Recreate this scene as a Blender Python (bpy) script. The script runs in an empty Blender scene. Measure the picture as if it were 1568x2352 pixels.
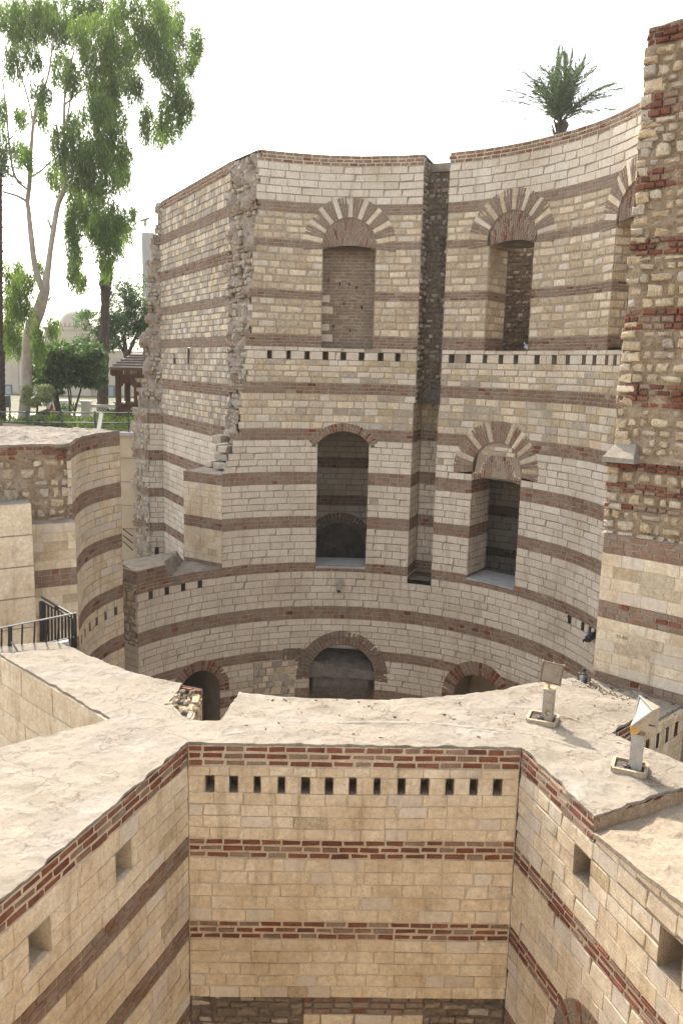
import bpy, bmesh, math, random
import numpy as np
from mathutils import Vector, Matrix, noise as mnoise
from mathutils.geometry import delaunay_2d_cdt
RNG = random.Random(7)
R = math.radians
scene = bpy.context.scene
COL = scene.collection

# ---------------------------------------------------------------- camera
cam_d = bpy.data.cameras.new('camera'); cam = bpy.data.objects.new('camera', cam_d); COL.objects.link(cam)
cam_d.sensor_fit = 'VERTICAL'; cam_d.sensor_height = 22.2; cam_d.sensor_width = 14.8; cam_d.lens = 18.0
cam_d.clip_start = 0.1; cam_d.clip_end = 3000
cam.rotation_mode = 'QUATERNION'
PITCH, ROLL = R(10.0), R(1.34)
_r0 = Vector((1, 0, 0)); _u0 = Vector((0, math.sin(PITCH), math.cos(PITCH))); _f0 = Vector((0, math.cos(PITCH), -math.sin(PITCH)))
_r = _r0*math.cos(ROLL) + _u0*math.sin(ROLL); _u = _u0*math.cos(ROLL) - _r0*math.sin(ROLL)
_M = Matrix((( _r.x, _u.x, -_f0.x), (_r.y, _u.y, -_f0.y), (_r.z, _u.z, -_f0.z)))
cam.rotation_quaternion = _M.to_quaternion()
cam.location = (0, 0, 0)
scene.camera = cam

# ---------------------------------------------------------------- sky, sun, exposure
SUN_EL, SUN_AZ = R(46.0), R(-20.0)          # azimuth from +Y, negative = to the left
SUN_DIR = Vector((math.sin(SUN_AZ)*math.cos(SUN_EL), math.cos(SUN_AZ)*math.cos(SUN_EL), math.sin(SUN_EL)))
world = bpy.data.worlds.new('World'); scene.world = world; world.use_nodes = True
wn = world.node_tree.nodes; wl = world.node_tree.links
bg = wn['Background']
sky = wn.new('ShaderNodeTexSky'); sky.sky_type = 'NISHITA'; sky.sun_disc = False
sky.sun_elevation = SUN_EL; sky.sun_rotation = SUN_AZ % (2*math.pi)
sky.air_density = 1.0; sky.dust_density = 3.0; sky.ozone_density = 1.0; sky.altitude = 30
hz = wn.new('ShaderNodeHueSaturation'); hz.inputs['Saturation'].default_value = .5      # dusty, almost white air
tn = wn.new('ShaderNodeMix'); tn.data_type = 'RGBA'; tn.blend_type = 'MULTIPLY'; tn.inputs[0].default_value = 1.0; tn.inputs[7].default_value = (1.03, 1.0, .95, 1)
wl.new(sky.outputs['Color'], hz.inputs['Color']); wl.new(hz.outputs['Color'], tn.inputs[6]); wl.new(tn.outputs[2], bg.inputs['Color'])
bg.inputs['Strength'].default_value = 0.15
sun_d = bpy.data.lights.new('sun', 'SUN'); sun_d.energy = 2.1; sun_d.angle = R(0.6); sun_d.color = (1.0, 0.92, 0.80)
sun = bpy.data.objects.new('sun', sun_d); COL.objects.link(sun)
sun.rotation_euler = SUN_DIR.to_track_quat('Z', 'Y').to_euler(); sun.location = SUN_DIR*60
vs = scene.view_settings
vs.view_transform = 'Standard'; vs.look = 'None'; vs.gamma = 1.0; vs.use_curve_mapping = False
vs.exposure = 1.88
scene.cycles.max_bounces = 8; scene.cycles.diffuse_bounces = 6; scene.cycles.transparent_max_bounces = 8

# ---------------------------------------------------------------- general helpers
def lerp(a, b, t): return a + (b-a)*t
def at(x, y, Y):
    """World point seen at picture point (x, y) of a 1568 x 2352 frame, at ground distance Y."""
    F = 1907.0; u = (x-784)/F; v = -(y-1176)/F
    d = _f0 + _r*u + _u*v
    return d*(Y/d.y)
def tag(o, label=None, cat=None, group=None, kind=None):
    if label: o['label'] = label
    if cat: o['category'] = cat
    if group: o['group'] = group
    if kind: o['kind'] = kind
    return o
def empty(name, loc, label=None, cat=None, group=None, rz=0):
    o = bpy.data.objects.new(name, None); COL.objects.link(o); o.location = loc; o.rotation_euler = (0, 0, rz)
    o.empty_display_size = .2
    return tag(o, label, cat, group)
class MB:
    """Collects faces and builds ONE mesh object."""
    def __init__(s): s.v = []; s.f = []; s.m = []
    def poly(s, pts, mi=0):
        b = len(s.v); s.v += [tuple(p) for p in pts]; s.f.append(tuple(range(b, b+len(pts)))); s.m.append(mi)
    def add(s, verts, faces, mi=0):
        b = len(s.v); s.v += [tuple(p) for p in verts]
        for f in faces: s.f.append(tuple(b+i for i in f)); s.m.append(mi)
    def box(s, c, size, mi=0, rz=0, M=None):
        hx, hy, hz = size[0]/2, size[1]/2, size[2]/2
        vv = [Vector((x*hx, y*hy, z*hz)) for z in (-1, 1) for y in (-1, 1) for x in (-1, 1)]
        if M is None: M = Matrix.Rotation(rz, 3, 'Z')
        s.add([M @ q + Vector(c) for q in vv], [(0, 2, 3, 1), (4, 5, 7, 6), (0, 1, 5, 4), (2, 6, 7, 3), (0, 4, 6, 2), (1, 3, 7, 5)], mi)
    def bar(s, a, b, w, h=None, mi=0):
        a = Vector(a); b = Vector(b); d = b-a; L = d.length; h = h or w
        q = d.to_track_quat('Z', 'Y').to_matrix() if L > 0 else Matrix.Identity(3)
        s.box((a+b)/2, (w, h, L), mi, M=q)
    def tube(s, pts, radii, n=8, mi=0, cap=True):
        pts = [Vector(p) for p in pts]; rings = []
        if not hasattr(radii, '__len__'): radii = [radii]*len(pts)
        b = len(s.v)
        for i, p in enumerate(pts):
            d = (pts[min(i+1, len(pts)-1)] - pts[max(i-1, 0)])
            if d.length < 1e-9: d = Vector((0, 0, 1))
            d.normalize(); ref = Vector((1, 0, 0)) if abs(d.z) > .6 else Vector((0, 0, 1))
            ua = (ref-d*ref.dot(d)).normalized(); ub = d.cross(ua); M = Matrix((ua, ub, d)).transposed()
            for k in range(n):
                a = 2*math.pi*k/n
                s.v.append(tuple(p + M @ Vector((math.cos(a)*radii[i], math.sin(a)*radii[i], 0))))
        for i in range(len(pts)-1):
            for k in range(n):
                k2 = (k+1) % n
                s.f.append((b+i*n+k, b+i*n+k2, b+(i+1)*n+k2, b+(i+1)*n+k)); s.m.append(mi)
        if cap:
            s.f.append(tuple(b+k for k in range(n))[::-1]); s.m.append(mi)
            s.f.append(tuple(b+(len(pts)-1)*n+k for k in range(n))); s.m.append(mi)
    def build(s, name, mats, parent=None, loc=None, smooth=False):
        me = bpy.data.meshes.new(name)
        off = Vector(loc) if loc is not None else Vector((0, 0, 0))
        vv = [(p[0]-off.x, p[1]-off.y, p[2]-off.z) for p in s.v] if loc is not None else s.v
        me.from_pydata(vv, [], s.f)
        if not isinstance(mats, (list, tuple)): mats = [mats]
        for m in mats: me.materials.append(m)
        if len(mats) > 1: me.polygons.foreach_set('material_index', s.m)
        if smooth: me.polygons.foreach_set('use_smooth', [True]*len(me.polygons))
        me.update()
        o = bpy.data.objects.new(name, me); COL.objects.link(o)
        o.location = off
        if parent:
            o.parent = parent; o.location = off
            if parent.location.length > 0 and loc is None:
                o.location = -parent.location
            elif loc is not None: o.location = off - parent.location
        return o

# ---------------------------------------------------------------- materials
def new_mat(name):
    m = bpy.data.materials.new(name); m.use_nodes = True
    nt = m.node_tree; N = nt.nodes; L = nt.links; b = N['Principled BSDF']
    b.inputs['Roughness'].default_value = .9
    b.inputs['Specular IOR Level'].default_value = .25
    return m, N, L, b
def nd(N, t, **kw):
    n = N.new(t)
    for k, v in kw.items():
        if k in n.inputs: n.inputs[k].default_value = v
        else: setattr(n, k, v)
    return n
def ramp(N, stops, interp='LINEAR'):
    r = N.new('ShaderNodeValToRGB'); cr = r.color_ramp; cr.interpolation = interp
    while len(cr.elements) > 1: cr.elements.remove(cr.elements[-1])
    cr.elements[0].position = stops[0][0]; cr.elements[0].color = (*stops[0][1], 1)
    for p, c in stops[1:]:
        e = cr.elements.new(p); e.color = (*c, 1)
    return r
def mixc(N, L, fac, a, b, mode='MIX'):
    m = N.new('ShaderNodeMix'); m.data_type = 'RGBA'; m.blend_type = mode; m.clamp_factor = True
    for sock, val in ((m.inputs[0], fac), (m.inputs[6], a), (m.inputs[7], b)):
        if hasattr(val, 'links') or hasattr(val, 'node'): L.new(val, sock)
        elif isinstance(val, (tuple, list)): sock.default_value = (*val, 1)
        else: sock.default_value = val
    return m.outputs[2]
def piece_mat(name, cols, stain=(.5, .42, .32), stain_amt=.35, pit=.5, bump=.35, fine=55, coarse=2.2, mottled=.25, rough=.92, streak=.8):
    """Stone or brick: a tone of its own for every piece, soft stains, pits, grain."""
    m, N, L, b = new_mat(name)
    oi = N.new('ShaderNodeObjectInfo'); geo = N.new('ShaderNodeNewGeometry'); pos = geo.outputs['Position']
    add = nd(N, 'ShaderNodeMath', operation='ADD'); L.new(oi.outputs['Random'], add.inputs[0]); L.new(geo.outputs['Random Per Island'], add.inputs[1])
    fr = nd(N, 'ShaderNodeMath', operation='FRACT'); L.new(add.outputs[0], fr.inputs[0])
    n = len(cols)
    rp = ramp(N, [((i+.5)/n, c) for i, c in enumerate(cols)], 'LINEAR'); L.new(fr.outputs[0], rp.inputs[0])
    col = rp.outputs[0]
    n1 = nd(N, 'ShaderNodeTexNoise', Scale=coarse, Detail=6, Roughness=.65); L.new(pos, n1.inputs['Vector'])
    r1 = ramp(N, [(.42, (0, 0, 0)), (.68, (1, 1, 1))]); L.new(n1.outputs[0], r1.inputs[0])
    sc = nd(N, 'ShaderNodeMath', operation='MULTIPLY'); L.new(r1.outputs[0], sc.inputs[0]); sc.inputs[1].default_value = stain_amt
    col = mixc(N, L, sc.outputs[0], col, stain)
    n2 = nd(N, 'ShaderNodeTexNoise', Scale=fine*.28, Detail=5, Roughness=.7); L.new(pos, n2.inputs['Vector'])
    r2 = ramp(N, [(.3, (1-mottled,)*3), (.7, (1+mottled*.35,)*3)]); L.new(n2.outputs[0], r2.inputs[0])
    col = mixc(N, L, 1.0, col, r2.outputs[0], 'MULTIPLY')
    n3 = nd(N, 'ShaderNodeTexNoise', Scale=fine, Detail=3, Roughness=.6); L.new(pos, n3.inputs['Vector'])
    r3 = ramp(N, [(.30, (1-pit,)*3), (.43, (1, 1, 1))]); L.new(n3.outputs[0], r3.inputs[0])
    col = mixc(N, L, 1.0, col, r3.outputs[0], 'MULTIPLY')
    mp = N.new('ShaderNodeMapping'); mp.inputs['Scale'].default_value = (5.5, 5.5, .55); L.new(pos, mp.inputs['Vector'])
    n4 = nd(N, 'ShaderNodeTexNoise', Scale=1.0, Detail=5, Roughness=.65); L.new(mp.outputs[0], n4.inputs['Vector'])
    r4 = ramp(N, [(.30, (.74, .71, .67)), (.46, (1, 1, 1)), (.60, (1, 1, 1)), (.74, (1.13, 1.13, 1.14))]); L.new(n4.outputs[0], r4.inputs[0])
    col = mixc(N, L, streak, col, r4.outputs[0], 'MULTIPLY')
    n5 = nd(N, 'ShaderNodeTexNoise', Scale=.55, Detail=4, Roughness=.6); L.new(pos, n5.inputs['Vector'])
    r5 = ramp(N, [(.32, (.80, .76, .70)), (.5, (1, 1, 1)), (.7, (1.06, 1.06, 1.06))]); L.new(n5.outputs[0], r5.inputs[0])
    col = mixc(N, L, 1.0, col, r5.outputs[0], 'MULTIPLY')
    L.new(col, b.inputs['Base Color'])
    b.inputs['Roughness'].default_value = rough
    ad = nd(N, 'ShaderNodeMath', operation='ADD'); L.new(n2.outputs[0], ad.inputs[0]); L.new(n3.outputs[0], ad.inputs[1])
    bp = nd(N, 'ShaderNodeBump', Strength=bump, Distance=.03); L.new(ad.outputs[0], bp.inputs['Height']); L.new(bp.outputs[0], b.inputs['Normal'])
    return m
def mortar_mat(name, c1, c2, c3=None, scale=3.0, bump=.5, grit=40):
    m, N, L, b = new_mat(name)
    geo = N.new('ShaderNodeNewGeometry'); pos = geo.outputs['Position']
    n1 = nd(N, 'ShaderNodeTexNoise', Scale=scale, Detail=8, Roughness=.7); L.new(pos, n1.inputs['Vector'])
    r1 = ramp(N, [(.33, c1), (.5, c2), (.68, c3 or c2)]); L.new(n1.outputs[0], r1.inputs[0])
    n2 = nd(N, 'ShaderNodeTexNoise', Scale=grit, Detail=4, Roughness=.7); L.new(pos, n2.inputs['Vector'])
    r2 = ramp(N, [(.3, (.7, .7, .7)), (.65, (1.08, 1.08, 1.08))]); L.new(n2.outputs[0], r2.inputs[0])
    col = mixc(N, L, 1.0, r1.outputs[0], r2.outputs[0], 'MULTIPLY'); L.new(col, b.inputs['Base Color'])
    ad = nd(N, 'ShaderNodeMath', operation='ADD'); L.new(n2.outputs[0], ad.inputs[0]); L.new(n1.outputs[0], ad.inputs[1])
    bp = nd(N, 'ShaderNodeBump', Strength=bump, Distance=.05); L.new(ad.outputs[0], bp.inputs['Height']); L.new(bp.outputs[0], b.inputs['Normal'])
    return m
def flat_mat(name, c, rough=.6, metal=0.0, var=.15, scale=8, spec=.4):
    m, N, L, b = new_mat(name)
    geo = N.new('ShaderNodeNewGeometry')
    n1 = nd(N, 'ShaderNodeTexNoise', Scale=scale, Detail=5, Roughness=.6); L.new(geo.outputs['Position'], n1.inputs['Vector'])
    r1 = ramp(N, [(.3, tuple(x*(1-var) for x in c)), (.7, tuple(min(1, x*(1+var)) for x in c))]); L.new(n1.outputs[0], r1.inputs[0])
    L.new(r1.outputs[0], b.inputs['Base Color']); b.inputs['Roughness'].default_value = rough; b.inputs['Metallic'].default_value = metal
    b.inputs['Specular IOR Level'].default_value = spec
    return m
def leaf_mat(name, cols, trans=.45):
    m, N, L, b = new_mat(name)
    geo = N.new('ShaderNodeNewGeometry')
    n1 = nd(N, 'ShaderNodeTexNoise', Scale=.9, Detail=2); L.new(geo.outputs['Position'], n1.inputs['Vector'])
    mx = nd(N, 'ShaderNodeMath', operation='ADD'); L.new(geo.outputs['Random Per Island'], mx.inputs[0]); L.new(n1.outputs[0], mx.inputs[1])
    hf = nd(N, 'ShaderNodeMath', operation='MULTIPLY'); L.new(mx.outputs[0], hf.inputs[0]); hf.inputs[1].default_value = .5
    k = len(cols); rp = ramp(N, [(.15+.7*i/(k-1), c) for i, c in enumerate(cols)]); L.new(hf.outputs[0], rp.inputs[0])
    L.new(rp.outputs[0], b.inputs['Base Color']); b.inputs['Roughness'].default_value = .5; b.inputs['Specular IOR Level'].default_value = .35
    tr = N.new('ShaderNodeBsdfTranslucent'); tint = mixc(N, L, 1.0, rp.outputs[0], (1.5, 1.6, .7), 'MULTIPLY'); L.new(tint, tr.inputs['Color'])
    ms = N.new('ShaderNodeMixShader'); ms.inputs[0].default_value = trans
    L.new(b.outputs[0], ms.inputs[1]); L.new(tr.outputs[0], ms.inputs[2]); L.new(ms.outputs[0], N['Material Output'].inputs[0])
    return m

M = {}
M['white'] = piece_mat('limestone_pale', [(.63, .55, .44), (.60, .52, .405), (.67, .60, .495), (.54, .46, .355), (.64, .56, .45), (.58, .50, .395)], (.44, .36, .27), .35, .35, .25, mottled=.2)
M['cream'] = piece_mat('limestone_cream', [(.70, .595, .43), (.67, .56, .40), (.73, .63, .475), (.63, .515, .355), (.69, .58, .415), (.71, .61, .455)], (.52, .385, .24), .75, .42, .35, coarse=3.0, mottled=.26, streak=1.0)
M['yellow'] = piece_mat('old_yellow_stone', [(.57, .455, .295), (.54, .435, .29), (.60, .50, .35), (.50, .40, .265), (.62, .54, .41), (.53, .41, .25)], (.38, .30, .21), .5, .55, .55, mottled=.35)
M['grey_stone'] = piece_mat('weathered_stone', [(.48, .41, .325), (.53, .455, .365), (.43, .365, .29), (.56, .50, .41), (.47, .39, .285)], (.33, .275, .215), .5, .55, .6, mottled=.35)
M['tan'] = piece_mat('rubble_stone', [(.54, .41, .25), (.58, .47, .32), (.47, .36, .23), (.60, .51, .38), (.50, .37, .22), (.44, .36, .27)], (.30, .23, .16), .45, .6, .7, fine=38, mottled=.35)
M['brick'] = piece_mat('red_brick', [(.20, .062, .032), (.16, .05, .03), (.23, .075, .04), (.13, .045, .03), (.24, .09, .05)], (.22, .14, .10), .4, .4, .45, mottled=.35)
M['brick_dull'] = piece_mat('dusty_brick', [(.25, .150, .098), (.22, .12, .075), (.27, .175, .12), (.21, .125, .083), (.29, .21, .15), (.25, .125, .072)], (.30, .23, .18), .7, .4, .4, mottled=.3)
M['brick_brown'] = piece_mat('weathered_brick', [(.245, .18, .125), (.215, .158, .11), (.275, .208, .15), (.24, .155, .105)], (.28, .22, .17), .7, .4, .4, mottled=.3)
M['mortar_pale'] = mortar_mat('pale_mortar', (.48, .385, .265), (.56, .465, .335), (.62, .53, .40))
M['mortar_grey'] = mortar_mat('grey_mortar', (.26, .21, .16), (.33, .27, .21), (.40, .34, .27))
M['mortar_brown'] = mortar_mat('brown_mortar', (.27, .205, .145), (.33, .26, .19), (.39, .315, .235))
M['mortar_tan'] = mortar_mat('tan_mortar', (.33, .265, .19), (.39, .32, .235), (.45, .38, .29))
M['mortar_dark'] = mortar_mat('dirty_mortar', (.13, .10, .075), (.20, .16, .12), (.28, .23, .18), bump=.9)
M['rubble'] = mortar_mat('rubble_fill', (.24, .17, .10), (.34, .25, .16), (.42, .34, .24), scale=5, bump=1.0, grit=22)
def screed_mat(name):
    m, N, L, b = new_mat(name)
    geo = N.new('ShaderNodeNewGeometry'); pos = geo.outputs['Position']
    n0 = nd(N, 'ShaderNodeTexNoise', Scale=.9, Detail=6, Roughness=.6); L.new(pos, n0.inputs['Vector'])
    r0 = ramp(N, [(.28, (.175, .147, .113)), (.40, (.235, .203, .160)), (.50, (.27, .235, .187)), (.58, (.24, .212, .176)), (.70, (.325, .294, .246))]); L.new(n0.outputs[0], r0.inputs[0])
    wv = nd(N, 'ShaderNodeTexNoise', Scale=2.2, Detail=3); L.new(pos, wv.inputs['Vector'])
    off = nd(N, 'ShaderNodeVectorMath', operation='MULTIPLY_ADD'); L.new(wv.outputs['Color'], off.inputs[0]); off.inputs[1].default_value = (.5, .5, .5); L.new(pos, off.inputs[2])
    vo = nd(N, 'ShaderNodeTexVoronoi', Scale=1.5, feature='DISTANCE_TO_EDGE'); L.new(off.outputs[0], vo.inputs['Vector'])
    cr = ramp(N, [(0.0, (.62, .62, .62)), (.014, (.85, .85, .85)), (.03, (1, 1, 1))]); L.new(vo.outputs['Distance'], cr.inputs[0])
    msk = nd(N, 'ShaderNodeTexNoise', Scale=.8, Detail=2); L.new(pos, msk.inputs['Vector'])
    mk = ramp(N, [(.56, (0, 0, 0)), (.63, (.8, .8, .8))]); L.new(msk.outputs[0], mk.inputs[0])
    crk = mixc(N, L, mk.outputs[0], (1, 1, 1), cr.outputs[0])
    col = mixc(N, L, 1.0, r0.outputs[0], crk, 'MULTIPLY')
    n2 = nd(N, 'ShaderNodeTexNoise', Scale=24, Detail=5, Roughness=.75); L.new(pos, n2.inputs['Vector'])
    r2 = ramp(N, [(.28, (.72, .70, .67)), (.45, (.96, .96, .96)), (.7, (1.06, 1.06, 1.06))]); L.new(n2.outputs[0], r2.inputs[0])
    col = mixc(N, L, 1.0, col, r2.outputs[0], 'MULTIPLY')
    mp = N.new('ShaderNodeMapping'); mp.inputs['Scale'].default_value = (3.2, 9.0, 3); mp.inputs['Rotation'].default_value = (0, 0, .3); L.new(off.outputs[0], mp.inputs['Vector'])
    n3 = nd(N, 'ShaderNodeTexNoise', Scale=1.0, Detail=7, Roughness=.7, Distortion=1.2); L.new(mp.outputs[0], n3.inputs['Vector'])
    r3 = ramp(N, [(.27, (.60, .56, .50)), (.36, (.94, .93, .91)), (.43, (1, 1, 1))]); L.new(n3.outputs[0], r3.inputs[0])
    col = mixc(N, L, .8, col, r3.outputs[0], 'MULTIPLY')
    # flaked skin: warped cells, each at a level of its own, with dark broken edges
    w2 = nd(N, 'ShaderNodeTexNoise', Scale=5.0, Detail=5, Roughness=.65); L.new(pos, w2.inputs['Vector'])
    o2 = nd(N, 'ShaderNodeVectorMath', operation='MULTIPLY_ADD'); L.new(w2.outputs['Color'], o2.inputs[0]); o2.inputs[1].default_value = (.34, .34, .34); L.new(pos, o2.inputs[2])
    m2 = N.new('ShaderNodeMapping'); m2.inputs['Scale'].default_value = (1.0, 2.1, 1.0); m2.inputs['Rotation'].default_value = (0, 0, .35); L.new(o2.outputs[0], m2.inputs['Vector'])
    fe_ = nd(N, 'ShaderNodeTexVoronoi', Scale=2.3, feature='DISTANCE_TO_EDGE'); L.new(m2.outputs[0], fe_.inputs['Vector'])
    fc_ = nd(N, 'ShaderNodeTexVoronoi', Scale=2.3, feature='F1'); L.new(m2.outputs[0], fc_.inputs['Vector'])
    lev = nd(N, 'ShaderNodeSeparateColor'); L.new(fc_.outputs['Color'], lev.inputs[0])
    mk2 = nd(N, 'ShaderNodeTexNoise', Scale=1.7, Detail=3); L.new(pos, mk2.inputs['Vector'])
    mr = ramp(N, [(.54, (0, 0, 0)), (.62, (1, 1, 1))]); L.new(mk2.outputs[0], mr.inputs[0])
    er = ramp(N, [(0.0, (.50, .46, .41)), (.022, (.86, .84, .81)), (.06, (1, 1, 1))]); L.new(fe_.outputs['Distance'], er.inputs[0])
    col = mixc(N, L, 1.0, col, mixc(N, L, mr.outputs[0], (1, 1, 1), er.outputs[0]), 'MULTIPLY')
    tone = ramp(N, [(0, (.90, .89, .87)), (1, (1.07, 1.07, 1.07))]); L.new(lev.outputs[0], tone.inputs[0])
    col = mixc(N, L, 1.0, col, tone.outputs[0], 'MULTIPLY')
    sp_ = nd(N, 'ShaderNodeTexNoise', Scale=60, Detail=2); L.new(pos, sp_.inputs['Vector'])
    spr = ramp(N, [(.27, (.55, .52, .48)), (.33, (1, 1, 1))]); L.new(sp_.outputs[0], spr.inputs[0])
    col = mixc(N, L, .8, col, spr.outputs[0], 'MULTIPLY')
    fm = nd(N, 'ShaderNodeMath', operation='MULTIPLY'); L.new(lev.outputs[0], fm.inputs[0]); L.new(mr.outputs[0], fm.inputs[1])
    L.new(col, b.inputs['Base Color'])
    h1 = nd(N, 'ShaderNodeMath', operation='MULTIPLY_ADD'); L.new(n3.outputs[0], h1.inputs[0]); h1.inputs[1].default_value = .9; L.new(n2.outputs[0], h1.inputs[2])
    h2_ = nd(N, 'ShaderNodeMath', operation='MULTIPLY_ADD'); L.new(crk, h2_.inputs[0]); h2_.inputs[1].default_value = .6; L.new(h1.outputs[0], h2_.inputs[2])
    h2 = nd(N, 'ShaderNodeMath', operation='MULTIPLY_ADD'); L.new(fm.outputs[0], h2.inputs[0]); h2.inputs[1].default_value = .8; L.new(h2_.outputs[0], h2.inputs[2])
    bp = nd(N, 'ShaderNodeBump', Strength=.55, Distance=.030); L.new(h2.outputs[0], bp.inputs['Height']); L.new(bp.outputs[0], b.inputs['Normal'])
    return m
M['plaster'] = screed_mat('lime_screed')
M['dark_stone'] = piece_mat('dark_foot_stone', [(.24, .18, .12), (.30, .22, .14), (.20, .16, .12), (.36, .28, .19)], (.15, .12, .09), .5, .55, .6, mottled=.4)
M['sand'] = mortar_mat('sandy_ground', (.23, .185, .13), (.29, .235, .17), (.34, .28, .21), scale=.6, bump=.6, grit=18)
M['cement'] = mortar_mat('cement_sill', (.36, .35, .33), (.42, .41, .39), (.47, .46, .44), scale=4, bump=.3)

# ---------------------------------------------------------------- masonry
STY = {  # kind, material weights, length range, joints (v, h), bevel, jitter, proud range, mortar, joint depth
 'white':   ('stone', [('white', 1)], (.30, .60), (.012, .016), .008, .006, (-.004, .010), 'mortar_grey', .016),
 'cream':   ('stone', [('cream', 10), ('white', .8), ('yellow', .25)], (.24, .50), (.008, .008), .007, .006, (-.005, .010), 'mortar_pale', .010),
 'cream_dk':('stone', [('cream', 7), ('white', 2.2), ('yellow', .4)], (.24, .50), (.008, .010), .006, .005, (-.003, .006), 'mortar_brown', .016),
 'yellow':  ('stone', [('yellow', 5), ('white', .6), ('cream', 2.6)], (.24, .50), (.028, .032), .014, .012, (-.004, .012), 'mortar_tan', .013),
 'mixed':   ('stone', [('yellow', 3), ('white', 3), ('cream', 2), ('grey_stone', 1)], (.25, .52), (.016, .018), .010, .008, (-.004, .010), 'mortar_tan', .012),
 'grey':    ('stone', [('grey_stone', 5), ('white', 1.6), ('yellow', .5), ('cream', 2.4)], (.20, .32), (.018, .022), .010, .008, (-.006, .016), 'mortar_grey', .02),
 'rubble':  ('stone', [('tan', 6), ('yellow', 2), ('grey_stone', 1.4)], (.10, .36), (.026, .016), .022, .022, (-.012, .034), 'rubble', .022),
 'rubble_grey':('stone', [('grey_stone', 5), ('tan', 2)], (.10, .28), (.035, .022), .022, .024, (-.02, .05), 'mortar_grey', .025),
 'slot':    ('stone', [('dark_stone', 4), ('grey_stone', 1.2)], (.10, .26), (.03, .022), .022, .024, (-.02, .05), 'mortar_dark', .025),
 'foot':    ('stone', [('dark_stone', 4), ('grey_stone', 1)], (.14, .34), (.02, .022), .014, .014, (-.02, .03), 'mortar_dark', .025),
 'brick_foot': ('brick', [('brick', 3), ('brick_dull', 2), ('brick_brown', 2)], (.20, .27), (.022, .022), .007, .006, (-.006, .01), 'mortar_dark', .014),
 'big':     ('stone', [('cream', 5), ('yellow', .6)], (.7, 1.2), (.010, .014), .008, .003, (-.002, .006), 'mortar_pale', .012),
 'brick':   ('brick', [('brick', 5), ('brick_dull', 2)], (.21, .285), (.024, .028), .009, .009, (-.006, .010), 'mortar_pale', .012),
 'brick_dull':('brick', [('brick_dull', 6), ('brick', .35), ('brick_brown', 2)], (.14, .25), (.016, .018), .006, .004, (-.003, .007), 'mortar_brown', .012),
 'brick_brown':('brick', [('brick_brown', 5), ('brick_dull', 2)], (.18, .26), (.014, .014), .006, .005, (-.003, .006), 'mortar_brown', .008),
 'brick_top':('brick', [('brick_dull', 5), ('brick', 1)], (.19, .27), (.026, .026), .007, .006, (-.003, .010), 'mortar_pale', .014),
 'brick_far':('brick', [('brick_dull', 6), ('brick', .7), ('brick_brown', 1.8)], (.18, .26), (.024, .024), .007, .006, (-.003, .010), 'mortar_brown', .016),
 'brick_rub':('brick', [('brick', 5), ('brick_dull', 3)], (.12, .22), (.022, .02), .012, .008, (.0, .03), 'rubble', .025),
}
def pick(w):
    t = RNG.random()*sum(x[1] for x in w)
    for n, x in w:
        t -= x
        if t <= 0: return n
    return w[-1][0]
TMPL = {}
def template(L, H, depth, bev, jit, kind, var):
    key = (round(L, 2), round(H, 3), round(bev, 3), round(jit, 3), round(depth, 2), var)
    if key in TMPL: return TMPL[key]
    rr = random.Random(str(key)); j = lambda: rr.uniform(-jit, jit)
    b = min(bev, H*.3, L*.3); hx, hz = L/2, H/2
    out, inn, bk = [], [], []
    if bev > .02:      # broken stone: an uneven eight sided outline and a faceted face
        for k, (sx, sz) in enumerate(((-1, -1), (0, -1), (1, -1), (1, 0), (1, 1), (0, 1), (-1, 1), (-1, 0))):
            sh = rr.uniform(.0, .30) if k % 2 == 0 else rr.uniform(-.02, .12)
            x, z = sx*hx*(1-sh*min(1, hz/hx*1.3)), sz*hz*(1-sh)
            out.append((x, -b*rr.uniform(.8, 1.5), z)); inn.append((x*(1-b/hx*.8)+j()*.5, j()*.7, z*(1-b/hz*.7)+j()*.4)); bk.append((x, -depth-.02, z))
        V = bk+out+inn+[(j(), abs(j())*.5+.004, j()*.6)]; Fc = []
        for i in range(8):
            k = (i+1) % 8; Fc += [(i, k, 8+k, 8+i), (8+i, 8+k, 16+k, 16+i), (16+i, 16+k, 24)]
        TMPL[key] = (V, Fc, {}); return TMPL[key]
    for sx, sz in ((-1, -1), (1, -1), (1, 1), (-1, 1)):
        jx, jz = j(), j()
        if var == 0 and sx == 1 and sz == 1: jx, jz = -min(.035, H*.22), -min(.022, H*.16)
        if var == 2 and sx == -1 and sz == -1: jx, jz = min(.028, H*.2), min(.018, H*.14)
        out.append((sx*hx + min(0, jx*sx)*sx, -b, sz*hz + min(0, jz*sz)*sz))
        inn.append((sx*(hx-b) + jx, j()*.4, sz*(hz-b) + jz))
        bk.append((sx*hx, -depth, sz*hz))
    V = bk+out+inn; Fc = []
    for i in range(4):
        k = (i+1) % 4
        Fc.append((i, k, 4+k, 4+i)); Fc.append((4+i, 4+k, 8+k, 8+i))
    if bev > .009:
        V.append((j(), abs(j())*.6+bev*.25, j())); Fc += [(8, 9, 12), (9, 10, 12), (10, 11, 12), (11, 8, 12)]
    else: Fc.append((8, 9, 10, 11))
    TMPL[key] = (V, Fc, {})
    return TMPL[key]

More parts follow.
